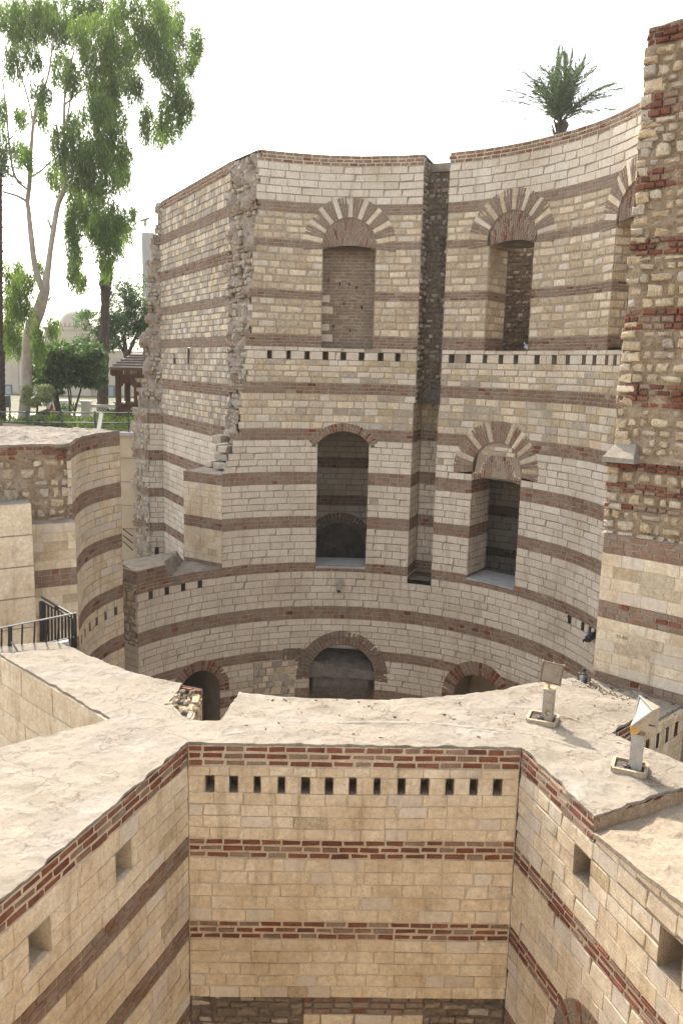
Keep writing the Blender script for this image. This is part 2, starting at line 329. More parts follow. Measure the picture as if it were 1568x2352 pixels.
class Face:
    """A masonry surface: P(s, z, d) with s along the wall, d outward."""
    def __init__(f, A=None, B=None, arc=None, flip=False, warp=None):
        f.warp = warp or (lambda s, z: z+.014*mnoise.noise(Vector((s*.55, z*.45, 3.1)))+.005*mnoise.noise(Vector((s*2.1, z*1.3, 7.7))))
        if arc:
            f.cx, f.cy, f.R = arc; f.kind = 'arc'; f.L = None
        else:
            f.A = Vector((A[0], A[1])); d = Vector((B[0]-A[0], B[1]-A[1])); f.L = d.length; f.d = d/f.L
            f.n = Vector((f.d.y, -f.d.x)) * (-1 if flip else 1); f.kind = 'line'
    def nt(f, s):
        if f.kind == 'arc':
            a = s/f.R; return Vector((-math.sin(a), -math.cos(a), 0)), Vector((math.cos(a), -math.sin(a), 0))
        return Vector((f.n.x, f.n.y, 0)), Vector((f.d.x, f.d.y, 0))
    def P(f, s, z, d=0.0):
        if f.warp: z = f.warp(s, z)
        if f.kind == 'arc':
            a = s/f.R; r = f.R-d
            return Vector((f.cx+math.sin(a)*r, f.cy+math.cos(a)*r, z))
        p = f.A + f.d*s + f.n*d
        return Vector((p.x, p.y, z))

def sub_iv(ints, cut):
    a, b = cut; out = []
    for x, y in ints:
        if b <= x or a >= y: out.append((x, y)); continue
        if a > x: out.append((x, a))
        if b < y: out.append((b, y))
    return out

class Wall:
    def __init__(w, name, loc, label, cat, group=None, nb=280, ns=280):
        w.root = empty(name, loc, label, cat, group); w.root['kind'] = 'thing'; w.loc = Vector(loc); w.core = MB(); w.cm = {}; w.pieces = []; w.nb = nb; w.ns = ns
        w.subs = []
    def mi(w, mat):
        if mat not in w.cm: w.cm[mat] = len(w.cm)
        return w.cm[mat]
    def quad(w, pts, mat): w.core.poly(pts, w.mi(mat))
    def piece(w, kind, mat, pos, n, t, L, H, depth, bev, jit, up=None, parent=None, roll=0.0):
        """one stone or brick, front centre at pos"""
        L = max(.02, round(L, 2)); H = max(.015, round(H, 3))
        up = up or n.cross(t)*-1
        if up.z < 0 and abs(up.z) > .3: up = -up
        Rm = Matrix(((t.x, n.x, up.x), (t.y, n.y, up.y), (t.z, n.z, up.z)))
        if Rm.determinant() < 0: Rm = Matrix(((-t.x, n.x, up.x), (-t.y, n.y, up.y), (-t.z, n.z, up.z)))
        if roll: Rm = Rm @ Matrix.Rotation(roll, 3, 'Y')
        vw = pos.normalized(); dist = pos.length
        f = pos.dot(_f0); px, py = pos.dot(_r)/max(f, .1), pos.dot(_u)/max(f, .1)
        vis = f > 0 and abs(px) < .42 and abs(py) < .63
        sc = L*H/dist**2*max(0, -n.dot(vw)) if vis else -1+L*H/dist**2*.01
        w.pieces.append((sc, kind, mat, pos, Rm, L, H, depth, bev, jit, RNG.randrange(8), parent))
    def lay(w, f, rows, s0, s1, excl=(), core=True, seg=.45, miss=0.0, core_noise=0.0, dbase=0.0, depth=.07):
        """rows: (z_top, z_bottom, style[, ...]); s0, s1: number or function of z; excl: functions (z0, z1) -> [(a, b)]"""
        for z1, z0, sty in rows:
            kind, mats, (l0, l1), (jv, jh), bev, jit, (p0, p1), mort, jd = STY[sty]
            zm = (z0+z1)/2
            a = s0(zm) if callable(s0) else s0; b = s1(zm) if callable(s1) else s1
            if b-a < .03: continue
            ints = [(a, b)]
            for e in excl:
                for c in e(z0, z1): ints = sub_iv(ints, c)
            for a, b in ints:
                if b-a < .015: continue
                if core:
                    k = max(1, int(math.ceil((b-a)/seg))); kz = max(1, int(round((z1-z0)/seg))) if core_noise else 1
                    for i in range(k):
                        for jz in range(kz):
                            q = []
                            for (u, vz) in ((i, jz), (i+1, jz), (i+1, jz+1), (i, jz+1)):
                                ss = lerp(a, b, u/k); zz = lerp(z0, z1, vz/kz); dd = -jd+dbase
                                if core_noise:
                                    pp = f.P(ss, zz); dd += core_noise*mnoise.fractal(pp*3.1, 1.0, 2.0, 4)
                                q.append(f.P(ss, zz, dd))
                            w.quad(q, mort)
                s = a; first = True
                if b-a < .05: continue
                while s < b-1e-4:
                    L = RNG.uniform(l0, l1)
                    if first: L *= RNG.uniform(.45, 1); first = False
                    if b-s-L < l0*.5: L = b-s
                    if L > l1*1.35: L = (b-s)/2
                    L = min(L, b-s)
                    if RNG.random() >= miss:
                        ln = L-jv; hh = (z1-z0)-jh
                        if jit > .02: hh *= RNG.uniform(.6, 1.12); ln *= RNG.uniform(.7, 1.0)
                        if ln > .025:
                            d = dbase+RNG.uniform(p0, p1)
                            n, t = f.nt(s+L/2)
                            w.piece(kind, pick(mats), f.P(s+L/2, zm, d), n, t, ln, hh, depth, bev, jit, up=Vector((0, 0, 1)), roll=RNG.uniform(-1, 1)*jit*(1.2 if jit < .02 else 5))
                    s += L
    def vous(w, f, arch, kind, mat, sc, zc, r0, r1, a0, a1, d, bev=.006):
        """one wedge of an arch; a = angle from the crown"""
        am = (a0+a1)/2; rm = (r0+r1)/2
        n, t = f.nt(sc+rm*math.sin(am))
        radial = t*math.sin(am)+Vector((0, 0, math.cos(am))); tang = t*math.cos(am)-Vector((0, 0, math.sin(am)))
        w.piece(kind, mat, f.P(sc+rm*math.sin(am), zc+rm*math.cos(am), d), n, tang, (a1-a0)*(r0*.55+r1*.45), r1-r0, .07, bev, .004, up=radial, parent=arch)
    def arch(w, f, sc, zc, r0, r1, amax, pattern, mort, name='arch', d=.012, gap=.016):
        """pattern: list of ('stone'|'brick', material, angular weight)"""
        mb = MB(); k = 40
        for i in range(k):
            a, b = lerp(-amax, amax, i/k), lerp(-amax, amax, (i+1)/k)
            q = lambda an, r, dd: f.P(sc+r*math.sin(an), zc+r*math.cos(an), dd)
            mb.poly([q(a, r0, d-.012), q(b, r0, d-.012), q(b, r1, d-.012), q(a, r1, d-.012)])
            mb.poly([q(a, r0, d-.012), q(a, r0, -.35), q(b, r0, -.35), q(b, r0, d-.012)])
            mb.poly([q(a, r1, d-.012), q(b, r1, d-.012), q(b, r1, -.06), q(a, r1, -.06)])
        ar = mb.build(name, M[mort], w.root)
        tot = sum(p[2] for p in pattern); a = -amax
        for kind, mat, wt in pattern:
            da = 2*amax*wt/tot; g = gap/((r0+r1)/2)
            if kind == 'stone': w.vous(f, ar, 'stone', mat, sc, zc, r0+.01, r1-.01, a+g/2, a+da-g/2, d+RNG.uniform(0, .006))
            else:
                sp = lerp(r0, r1, RNG.choice((.45, .55)))
                w.vous(f, ar, 'brick', mat, sc, zc, r0+.006, sp-.008, a+g/2, a+da-g/2, d+RNG.uniform(0, .006))
                w.vous(f, ar, 'brick', mat, sc, zc, sp+.008, r1-.006, a+g/2, a+da-g/2, d+RNG.uniform(0, .006))
            a += da
        return ar
    def pocket(w, f, s0, s1, z0, z1, depth, mat, base=-.014):
        c = [(s0, z0), (s1, z0), (s1, z1), (s0, z1)]
        fr = [f.P(s, z, base+.016) for s, z in c]; bk = [f.P(s, z, -depth) for s, z in c]
        for i in range(4):
            k = (i+1) % 4; w.quad([fr[i], fr[k], bk[k], bk[i]], mat)
        w.quad(bk, mat)
    def finish(w):
        if w.core.f: w.core.build('mortar_core', [M[m] for m in w.cm], w.root)
        for kind, lim in (('brick', w.nb), ('stone', w.ns)):
            ps = sorted([p for p in w.pieces if p[1] == kind], key=lambda p: -p[0])
            solo = [p for i, p in enumerate(ps) if i < lim and p[0] > 0]; rest = ps[len(solo):]
            for sc, kd, mat, pos, Rm, L, H, depth, bev, jit, var, par in solo:
                V, Fc, cache = template(L, H, depth, bev, jit, kd, var)
                if 'me' not in cache:
                    me = bpy.data.meshes.new(kd); me.from_pydata(V, [], Fc); me.materials.append(M[mat]); me.update(); cache['me'] = me
                o = bpy.data.objects.new(kd, cache['me']); COL.objects.link(o)
                o.parent = par or w.root
                o.matrix_basis = Matrix.Translation(pos-w.loc if not par else pos) @ Rm.to_4x4()
                sl = o.material_slots[0]; sl.link = 'OBJECT'; sl.material = M[mat]
            if rest:
                vs_, fs_, ms_ = [], [], []; mats = {}
                for sc, kd, mat, pos, Rm, L, H, depth, bev, jit, var, par in rest:
                    V, Fc, cache = template(L, H, depth, bev, jit, kd, var)
                    if 'np' not in cache: cache['np'] = np.array(V)
                    b = len(vs_) and sum(len(x) for x in vs_[-1:])  # noqa
                    vs_.append(cache['np'] @ np.array(Rm).T + np.array(pos)); fs_.append(Fc); mats.setdefault(mat, len(mats)); ms_ += [mats[mat]]*len(Fc)
                off = 0; F2 = []
                for v, Fc in zip(vs_, fs_):
                    F2 += [tuple(i+off for i in q) for q in Fc]; off += len(v)
                me = bpy.data.meshes.new(kind+'work'); me.from_pydata(np.concatenate(vs_).tolist(), [], F2)
                for m in mats: me.materials.append(M[m])
                me.polygons.foreach_set('material_index', ms_); me.update()
                o = bpy.data.objects.new('brickwork' if kind == 'brick' else 'stonework', me); COL.objects.link(o); o.parent = w.root; o.location = -w.loc
                o['kind'] = 'stuff'

def courses(lst):
    """[(z_top, z_bot, n, style)] -> rows"""
    rows = []
    for z1, z0, n, sty in lst:
        for i in range(n):
            rows.append((lerp(z1, z0, i/n), lerp(z1, z0, (i+1)/n), sty))
    return rows
def rect_ex(a, b, za, zb):
    return lambda z0, z1: [(a, b)] if z1 > za+.02 and z0 < zb-.02 else []
def disc_ex(sc, zc, r, zmin=None):
    def fn(z0, z1):
        if z1 < (zmin if zmin is not None else zc)+.01: return []
        zm = max(z0, zc) if z0 < zc < z1 else (z0+z1)/2
        h = r*r-(zm-zc)**2
        if h <= 0: return []
        h = math.sqrt(h); return [(sc-h, sc+h)]
    return fn

def rubble_rows(z1, z0, sty='rubble_grey', h=(.11, .2), bands=(), bsty='brick_rub'):
    rows = []; z = z1
    while z > z0:
        inb = [b for b in bands if b[1] < z-.03 <= b[0]+.05]
        if inb:
            b = inb[0]; n = max(1, int(round((z-b[1])/.095))); rows += courses([(z, b[1], n, bsty)]); z = b[1]; continue
        hh = RNG.uniform(*h); nz = z-hh
        for b in bands:
            if nz < b[0] < z-.001: nz = b[0]
        if nz < z0+.06: nz = z0
        rows.append((z, nz, sty)); z = nz
    return rows

# ================================================================ THE ROUND TOWER WALL
CX, CY, RC = 0.0, 16.58, 5.74
TF = Face(arc=(CX, CY, RC))
def S(deg): return R(deg)*RC
tower = Wall('tower_wall', (0, CY+RC, -11), 'tall curved tower wall of striped pale stone and brick with arched windows', 'tower wall', nb=290, ns=290)
TR = courses([
 (5.25, 4.99, 3, 'brick_top'), (4.99, 4.06, 5, 'white'), (4.06, 3.82, 3, 'brick_brown'), (3.82, 3.15, 4, 'yellow'), (3.15, 2.97, 2, 'brick_brown'),
 (2.97, 1.89, 6, 'yellow'), (1.89, 1.68, 3, 'brick_far'), (1.68, .76, 5, 'yellow'), (.76, .46, 4, 'brick_far'),
 (.46, .35, 1, 'white'), (.35, .14, 1, 'white'), (.14, -.47, 4, 'mixed'), (-.47, -.75, 3, 'brick_far'), (-.75, -1.68, 5, 'mixed'),
 (-1.68, -1.98, 3, 'brick_far'), (-1.98, -2.85, 5, 'white'), (-2.85, -3.18, 3, 'brick_dull'), (-3.18, -4.06, 5, 'white'), (-4.06, -4.37, 3, 'brick_dull'),
 (-4.37, -5.36, 5, 'white'), (-5.36, -5.61, 3, 'brick_dull'), (-5.61, -6.61, 5, 'white'), (-6.61, -6.96, 3, 'brick_dull'), (-6.96, -7.85, 5, 'white'),
 (-7.85, -8.11, 3, 'brick_dull'), (-8.11, -9.0, 5, 'white'), (-9.0, -9.3, 3, 'brick_dull'), (-9.3, -11.0, 8, 'white')])
_jag = {}
def tower_left(z):
    pts = [(6, -22.7), (3.2, -23.6), (.4, -25.9), (-1.2, -27.6), (-1.9, -28.9), (-2.8, -31.5), (-2.86, -33), (-5.36, -33), (-5.37, -59), (-12, -59)]
    for (za, a), (zb, b) in zip(pts, pts[1:]):
        if zb <= z <= za:
            t = (za-z)/(za-zb); v = lerp(a, b, t); break
    else: v = -59
    if z > -2.85: v += RNG.uniform(-.8, .8)
    return S(v)
SMAX = S(133.6)
ex = []
# window openings
W1 = (S(-6.3), S(7.2), .46, 3.0); W2 = (S(37.2), S(49.4), .46, 3.0); W3 = (S(75.5), S(89.0), .5, 3.05)
D1 = (S(-6.8), S(6.95), -5.46, -2.03); D2 = (S(35.5), S(49.8), -5.42, -2.72)
for W in (W1, W2, W3): ex.append(rect_ex(W[0], W[1], W[2], W[3]))
for W in (W1, W2, W3): ex.append(disc_ex((W[0]+W[1])/2, 3.05, 1.0, 2.99))
for W in (D1, D2): ex.append(rect_ex(W[0], W[1], W[2], W[3]))
SC2 = (D2[0]+D2[1])/2
ex.append(disc_ex((D1[0]+D1[1])/2, -2.63, 1.0, -2.03))
ex.append(disc_ex(SC2, -2.52, 1.14, -2.65))
# vertical groove
G0, G1 = S(19.0), S(25.6); ex.append(rect_ex(G0, G1, -.92, 6)); GL0, GL1 = S(18.6), S(25.3); ex.append(rect_ex(GL0, GL1, -5.68, -.92))
# putlog holes
HOL = [(-19.9, .25), (-14.9, .25), (-10, .25), (-5.1, .25), (-.4, .25), (4.4, .25), (9.3, .25), (14, .24), (28.2, .25), (32.8, .25), (37.4, .25), (41.9, .25), (46.3, .25), (52.4, .25), (57.7, .25), (62, .25), (67.4, .25), (71.2, .25), (75.7, .25), (79, .25), (82, .25)]
LHOL = [(-54.5, -5.71), (-49.4, -5.71), (-44.4, -5.71), (-39.4, -5.71), (69.1, -5.71), (74.3, -5.71), (77.5, -5.71), (79.9, -5.71)]
for a, z in HOL:
    u0, u1 = S(a)-.062+RNG.uniform(-.015, .012), S(a)+.062+RNG.uniform(-.012, .015); ex.append(rect_ex(u0, u1, .14, .35)); tower.pocket(TF, u0, u1, .14, .35, .4, 'mortar_brown')
for a, z in LHOL: ex.append(rect_ex(S(a)-.06, S(a)+.06, -5.81, -5.61)); tower.pocket(TF, S(a)-.06, S(a)+.06, -5.81, -5.61, .4, 'mortar_dark')
# floor level arches
AL = (S(-39.9), -8.7, .62, .90, 10.0); AC = (S(1.2), -8.62, .92, 1.3, 13.0); AR = (S(41.0), -8.75, .75, 1.12, 10)
for sc, zc, r0, r1, _ in (AL, AC, AR):
    ex.append(disc_ex(sc, zc, (r0+r1)/2+.05)); ex.append(rect_ex(sc-r0, sc+r0, -12, zc+.02))
tower.lay(TF, TR, tower_left, lambda z: S(93) if z > 4.6 else SMAX, ex, miss=.006)

def jamb(w, f, W, depth, rows_style, soffit=True, sill='cement', back=None):
    """side walls, sill and soffit of an opening, the sides in the same courses as the wall"""
    a, b, z0, z1 = W
    for s in (a, b):
        p0, p1 = f.P(s, 0, 0), f.P(s, 0, -depth)
        jf = Face((p0.x, p0.y), (p1.x, p1.y), flip=(s == b))
        # outward must look into the opening
        mid = f.P((a+b)/2, 0, -depth/2)
        if (Vector((mid.x, mid.y))-jf.A).dot(jf.n) < 0: jf.n = -jf.n
        rr = [(min(z1, r[0]), max(z0, r[1]), r[2]) for r in rows_style if r[0] > z0+.02 and r[1] < z1-.02]
        w.lay(jf, rr, 0, depth, dbase=-.004, depth=.05)
    if sill: w.quad([f.P(a, z0, .015), f.P(b, z0, .015), f.P(b, z0, -depth), f.P(a, z0, -depth)], sill)
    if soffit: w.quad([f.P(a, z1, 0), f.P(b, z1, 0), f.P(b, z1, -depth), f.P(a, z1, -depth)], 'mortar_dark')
TRy = TR
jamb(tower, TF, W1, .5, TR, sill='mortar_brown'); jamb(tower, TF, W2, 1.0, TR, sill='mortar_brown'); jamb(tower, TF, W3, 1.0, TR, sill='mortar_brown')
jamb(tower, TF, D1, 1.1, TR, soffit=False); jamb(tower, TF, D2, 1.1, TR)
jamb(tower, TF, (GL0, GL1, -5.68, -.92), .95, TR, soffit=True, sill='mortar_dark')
# sills as cement slabs
for W, mt in ((D1, 'cement'), (D2, 'cement')):
    mb = MB(); k = 6
    for i in range(k):
        a, b = lerp(W[0], W[1], i/k), lerp(W[0], W[1], (i+1)/k)
        q = [TF.P(a, 0, .03), TF.P(b, 0, .03), TF.P(b, 0, -.3), TF.P(a, 0, -.3)]
        lo = [Vector((p.x, p.y, W[2]-.045)) for p in q]; hi = [Vector((p.x, p.y, W[2]+.004)) for p in q]
        mb.poly(hi); mb.poly([lo[0], lo[1], hi[1], hi[0]]); mb.poly(lo[::-1])
    mb.build('sill', M[mt], tower.root)
# window back wall of brown brick (window 1), groove backs
BF = Face(arc=(CX, CY, RC+.5))
def rows_even(z1, z0, h, sty):
    n = max(1, int(round((z1-z0)/h))); return courses([(z1, z0, n, sty)])
k5 = (RC+.5)/RC
STY['brick_fill'] = ('brick', [('brick_brown', 1)], (.2, .34), (.012, .014), .007, .008, (-.006, .006), 'mortar_brown', .008)
bfx = [rect_ex(W1[0]*k5+u-.02, W1[0]*k5+u+.02, v-.02, v+.03) for u, v in ((.2, 2.2), (.5, 2.1), (.75, 2.15), (.95, 2.05), (.3, 1.55), (.62, 1.62), (1.1, 1.5), (.35, 1.0), (.8, .95))]
tower.lay(BF, rows_even(3.3, .46, .085, 'brick_fill'), W1[0]*k5-.05, W1[1]*k5+.05, bfx)
for i, zq in enumerate((1.75, 1.45, 1.0, .72)):
    n_, t_ = BF.nt(W1[0]*k5+.14); tower.piece('stone', 'white', BF.P(W1[0]*k5+.12+.04*(i % 2), zq, .03), n_, t_, .24+.1*(i % 2), .19, .1, .008, .006, up=Vector((0, 0, 1)))
GB = Face(arc=(CX, CY, RC+.62)); kg = (RC+.62)/RC
tower.lay(GB, rows_even(4.95, -.95, .13, 'slot'), G0*kg-.1, G1*kg+.1, core_noise=.07, seg=.12)
GB2 = Face(arc=(CX, CY, RC+.95)); kg = (RC+.95)/RC
tower.lay(GB2, [r for r in TR if r[0] <= -.75 and r[1] > -5.7], GL0*kg, GL1*kg)
for s in (G0, G1):  # ragged sides of the groove
    p0, p1 = TF.P(s, 0, 0), TF.P(s, 0, -.7); jf = Face((p0.x, p0.y), (p1.x, p1.y)); mid = TF.P((G0+G1)/2, 0, -.3)
    if (Vector((mid.x, mid.y))-jf.A).dot(jf.n) < 0: jf.n = -jf.n
    tower.lay(jf, rows_even(5.2, -.95, .14, 'slot'), 0, .7, core_noise=.05, seg=.12)
tower.quad([TF.P(G0, -.93, .02), TF.P(G1, -.93, .02), TF.P(G1, -.93, -.7), TF.P(G0, -.93, -.7)], 'mortar_dark')
tower.quad([TF.P(G0, 4.95, -.6), TF.P(G1, 4.95, -.6), TF.P(G1, 4.95, -1.0), TF.P(G0, 4.95, -1.0)], 'mortar_brown')
# arches of the three upper windows
def alternating(n_st, stone_mats, brick_mat, nb):
    pat = []
    for i in range(n_st):
        for _ in range(nb): pat.append(('brick', brick_mat, .55))
        pat.append(('stone', RNG.choice(stone_mats), 1.15))
    for _ in range(nb): pat.append(('brick', brick_mat, .55))
    return pat
def lunette(w, f, sc, half, zb, sag, zc, r, mort, mats, wd=.055, name='lunette'):
    """fan of bricks on edge that closes the arch above the opening"""
    mb = MB(); k = 16
    for i in range(k):
        a, b = lerp(-half, half, i/k), lerp(-half, half, (i+1)/k)
        lo = lambda u: zb+sag*(1-(u/half)**2); hi = lambda u: zc+math.sqrt(max(0, r*r-u*u))+.01 if abs(u) < r else zc
        mb.poly([f.P(sc+a, lo(a), -.035), f.P(sc+b, lo(b), -.035), f.P(sc+b, max(lo(b), hi(b)), -.035), f.P(sc+a, max(lo(a), hi(a)), -.035)])
        mb.poly([f.P(sc+a, lo(a), -.035), f.P(sc+a, lo(a), -1.0), f.P(sc+b, lo(b), -1.0), f.P(sc+b, lo(b), -.035)])
    lu = mb.build(name, M[mort], w.root)
    n = int(2*half/wd)
    for i in range(n):
        u = -half+(i+.5)*2*half/n; lo = zb+sag*(1-(u/half)**2); hi = zc+math.sqrt(max(0, r*r-u*u))
        z = lo+.004
        while hi-z > .05:
            h = min(hi-z, RNG.uniform(.14, .26))
            lean = u*.22*(z-zb+.2)
            nn, t = f.nt(sc+u)
            w.piece('brick', pick(mats), f.P(sc+u, z+h/2, -.025+RNG.uniform(-.004, .01)), nn, (t-Vector((0, 0, .25*u/half))).normalized(), wd-.016, h-.012, .06, .006, .004,
                    up=(Vector((0, 0, 1))+t*.25*u/half).normalized(), parent=lu)
            z += h
    return lu
BM = [('brick_brown', 3), ('brick_dull', 2), ('brick', .8)]
for W in (W1, W2, W3):
    sc = (W[0]+W[1])/2; half = (W[1]-W[0])/2
    tower.arch(TF, sc, 3.05, .69, 1.2, R(97), alternating(9, ['white', 'cream', 'yellow'], 'brick_brown', 3), 'mortar_brown')
    lunette(tower, TF, sc, half+.02, 2.96, .10, 3.05, .70, 'mortar_brown', BM)
sc1 = (D1[0]+D1[1])/2
for i in range(12):   # vaulted soffit of the doorway
    a, b = lerp(-.70, .70, i/12), lerp(-.70, .70, (i+1)/12); zz = lambda u: -2.63+math.sqrt(.905**2-u*u)
    tower.quad([TF.P(sc1+a, zz(a), 0), TF.P(sc1+b, zz(b), 0), TF.P(sc1+b, zz(b), -1.1), TF.P(sc1+a, zz(a), -1.1)], 'mortar_brown')
tower.arch(TF, sc1, -2.63, .90, 1.12, R(57), [('brick', RNG.choice(['brick', 'brick_dull', 'brick_brown']), 1) for _ in range(24)], 'mortar_brown', d=.014)
tower.arch(TF, SC2, -2.52, .72, 1.25, R(97), alternating(3, ['cream', 'yellow'], 'brick_dull', 5) + alternating(5, ['cream', 'yellow', 'yellow'], 'brick_dull', 2), 'mortar_brown')
lunette(tower, TF, SC2, .72, -2.82, .10, -2.62, .50, 'mortar_pale', [('brick', 1), ('brick_dull', 4)], wd=.062)
# small stone fill between lunette and arch
tower.lay(TF, courses([(-1.80, -2.16, 3, 'mixed')]), SC2-.5, SC2+.5, [lambda z0, z1: [(SC2-9, SC2-math.sqrt(max(0.0, .72**2-(z1+2.52)**2))), (SC2+math.sqrt(max(0.0, .72**2-(z1+2.52)**2)), SC2+9)]], dbase=-.02)
tower.quad([TF.P(SC2-.7, -2.75, -.06), TF.P(SC2+.7, -2.75, -.06), TF.P(SC2+.55, -1.8, -.06), TF.P(SC2-.55, -1.8, -.06)], 'mortar_brown')
# floor arches and the dark rooms behind
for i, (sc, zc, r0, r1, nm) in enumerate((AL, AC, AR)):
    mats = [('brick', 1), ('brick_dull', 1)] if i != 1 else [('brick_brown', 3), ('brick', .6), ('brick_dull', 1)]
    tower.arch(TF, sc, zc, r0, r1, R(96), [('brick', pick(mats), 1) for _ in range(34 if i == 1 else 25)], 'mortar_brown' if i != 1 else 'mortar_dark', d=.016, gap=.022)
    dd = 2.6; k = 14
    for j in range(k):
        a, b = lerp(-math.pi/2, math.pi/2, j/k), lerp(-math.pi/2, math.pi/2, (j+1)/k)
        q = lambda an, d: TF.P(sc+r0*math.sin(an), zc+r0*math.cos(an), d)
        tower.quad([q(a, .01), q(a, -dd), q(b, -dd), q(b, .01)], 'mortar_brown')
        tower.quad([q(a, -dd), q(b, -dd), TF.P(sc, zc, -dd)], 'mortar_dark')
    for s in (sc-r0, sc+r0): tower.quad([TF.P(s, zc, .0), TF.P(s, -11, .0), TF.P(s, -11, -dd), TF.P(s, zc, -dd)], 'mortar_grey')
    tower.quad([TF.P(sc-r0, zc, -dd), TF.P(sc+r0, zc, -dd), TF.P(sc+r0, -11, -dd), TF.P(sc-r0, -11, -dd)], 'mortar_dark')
# the outer shell behind the openings, seen through them
OF = Face(arc=(CX, CY, RC+2.4)); ko = (RC+2.4)/RC
OR = courses([(3.4, -1.2, 40, 'brick_brown')]) + [r for r in TR if r[0] <= -1.1 and r[1] > -11.1]
OFl = Face(arc=(CX, CY, RC+3.7)); kl_ = (RC+3.7)/RC
tower.lay(OFl, [r for r in TR if r[0] <= .5 and r[1] > -7.2], S(-20)*kl_, S(70)*kl_, [disc_ex(.0, -5.75, .95), rect_ex(-.85, .85, -9, -5.74)], seg=.8)
tower.arch(OFl, -.05, -5.75, .82, 1.15, R(88), [('brick', RNG.choice(['brick_dull', 'brick_brown']), 1) for _ in range(26)], 'mortar_brown')
for i in range(24):
    a, b = S(lerp(-20, 70, i/24)), S(lerp(-20, 70, (i+1)/24))
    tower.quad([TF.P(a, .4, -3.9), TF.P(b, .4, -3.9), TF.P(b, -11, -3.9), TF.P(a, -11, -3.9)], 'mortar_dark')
for ta in (-19.5, 70): tower.quad([TF.P(S(ta), .4, -.95), TF.P(S(ta), .4, -3.9), TF.P(S(ta), -11, -3.9), TF.P(S(ta), -11, -.95)], 'mortar_brown')
tower.lay(OF, [r for r in OR if r[1] >= .2], S(-14)*ko, S(20)*ko, seg=.8)
tower.lay(OF, rubble_rows(3.4, .2, 'slot', (.09, .16)), S(20)*ko, S(70)*ko, seg=.2, core_noise=.08)
for k, (ta, ra_, rb_, za, zb) in enumerate(((45.5, 1.05, 2.3, 2.7, .9), (47.5, 1.5, 2.35, 3.1, 1.7))):   # ragged stump of a cross wall inside
    p0, p1 = TF.P(S(ta), 0, -ra_), TF.P(S(ta), 0, -rb_); spf = Face((p1.x, p1.y), (p0.x, p0.y))
    if spf.n.x > 0: spf.n = -spf.n
    tower.lay(spf, rubble_rows(za, -.3, 'rubble_grey', (.10, .17)), 0, lambda z: spf.L*min(1, .35+.65*(za-z)/(za-zb))+RNG.uniform(-.06, .06), core_noise=.1, seg=.12, depth=.2)
# body: top, back face of the inner skin, outer face
k = 60
def ztop(th):
    return 5.25
for (tha, thb, z1, dk) in ((-22.7, 19.0, 5.25, 1.0), (25.6, 93.0, 5.25, 1.0), (93.0, 133.0, 4.62, 1.0)):
    for i in range(k):
        a, b = S(lerp(tha, thb, i/k)), S(lerp(tha, thb, (i+1)/k))
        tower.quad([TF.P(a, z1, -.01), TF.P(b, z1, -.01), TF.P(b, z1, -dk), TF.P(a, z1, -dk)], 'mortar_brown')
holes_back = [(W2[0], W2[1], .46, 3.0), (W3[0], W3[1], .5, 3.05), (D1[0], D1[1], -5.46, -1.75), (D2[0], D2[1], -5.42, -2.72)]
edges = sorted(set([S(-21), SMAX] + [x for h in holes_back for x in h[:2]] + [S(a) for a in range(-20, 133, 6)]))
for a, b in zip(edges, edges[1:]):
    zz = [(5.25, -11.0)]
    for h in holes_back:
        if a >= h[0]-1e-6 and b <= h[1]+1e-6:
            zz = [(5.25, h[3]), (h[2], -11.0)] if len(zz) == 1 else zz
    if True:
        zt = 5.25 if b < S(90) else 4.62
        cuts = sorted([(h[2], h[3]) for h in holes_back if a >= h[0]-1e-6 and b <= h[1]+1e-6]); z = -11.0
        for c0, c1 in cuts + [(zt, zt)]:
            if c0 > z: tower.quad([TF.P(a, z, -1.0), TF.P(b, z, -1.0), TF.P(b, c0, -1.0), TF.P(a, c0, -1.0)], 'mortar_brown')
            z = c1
for i in range(30):   # floor between the storeys of the passage, added to darken the doorways below
    a, b = S(lerp(-20, 131, i/30)), S(lerp(-20, 131, (i+1)/30))
    tower.quad([TF.P(a, .4, -.98), TF.P(b, .4, -.98), TF.P(b, .4, -3.9), TF.P(a, .4, -3.9)], 'mortar_brown')
# outer skin of the tower (seen only from behind), keeps the light out of the passage
for i in range(40):
    a, b = S(lerp(-20, 131, i/40))*ko, S(lerp(-20, 131, (i+1)/40))*ko
    tower.quad([OF.P(a, 3.4, -.02), OF.P(b, 3.4, -.02), OF.P(b, 3.4, -.9), OF.P(a, 3.4, -.9)], 'mortar_brown')
    tower.quad([OF.P(a, 3.4, -.9), OF.P(b, 3.4, -.9), OF.P(b, .4, -.9), OF.P(a, .4, -.9)], 'mortar_brown')
    tower.quad([TF.P(a/ko, .39, -3.92), TF.P(b/ko, .39, -3.92), TF.P(b/ko, -11, -3.92), TF.P(a/ko, -11, -3.92)], 'mortar_brown')
    tower.quad([OF.P(a, 3.4, -.06), OF.P(b, 3.4, -.06), OF.P(b, .4, -.06), OF.P(a, .4, -.06)], 'mortar_brown')
tower.quad([TF.P(S(-12), 3, -1.0), TF.P(S(-12), 3, -2.5), TF.P(S(-12), .4, -2.5), TF.P(S(-12), .4, -1.0)], 'mortar_brown')
# low end of the wall on the left: brick cap and the dark end face
tower.lay(TF, courses([(-5.03, -5.36, 3, 'brick_dull')]), S(-59), S(-49.5))
e0 = TF.P(S(-59), 0, 0); EF = Face((e0.x, e0.y), (e0.x-.62, e0.y+.5)); EF.n = Vector((-.63, -.78))
tower.lay(EF, courses([(-5.03, -5.36, 3, 'brick_brown')]) + [(a, b, 'rubble_grey') for a, b, _ in TR if a <= -5.36 and b > -7.0] + [r for r in TR if r[0] <= -6.9], 0, .8, seg=.2)
tower.finish()

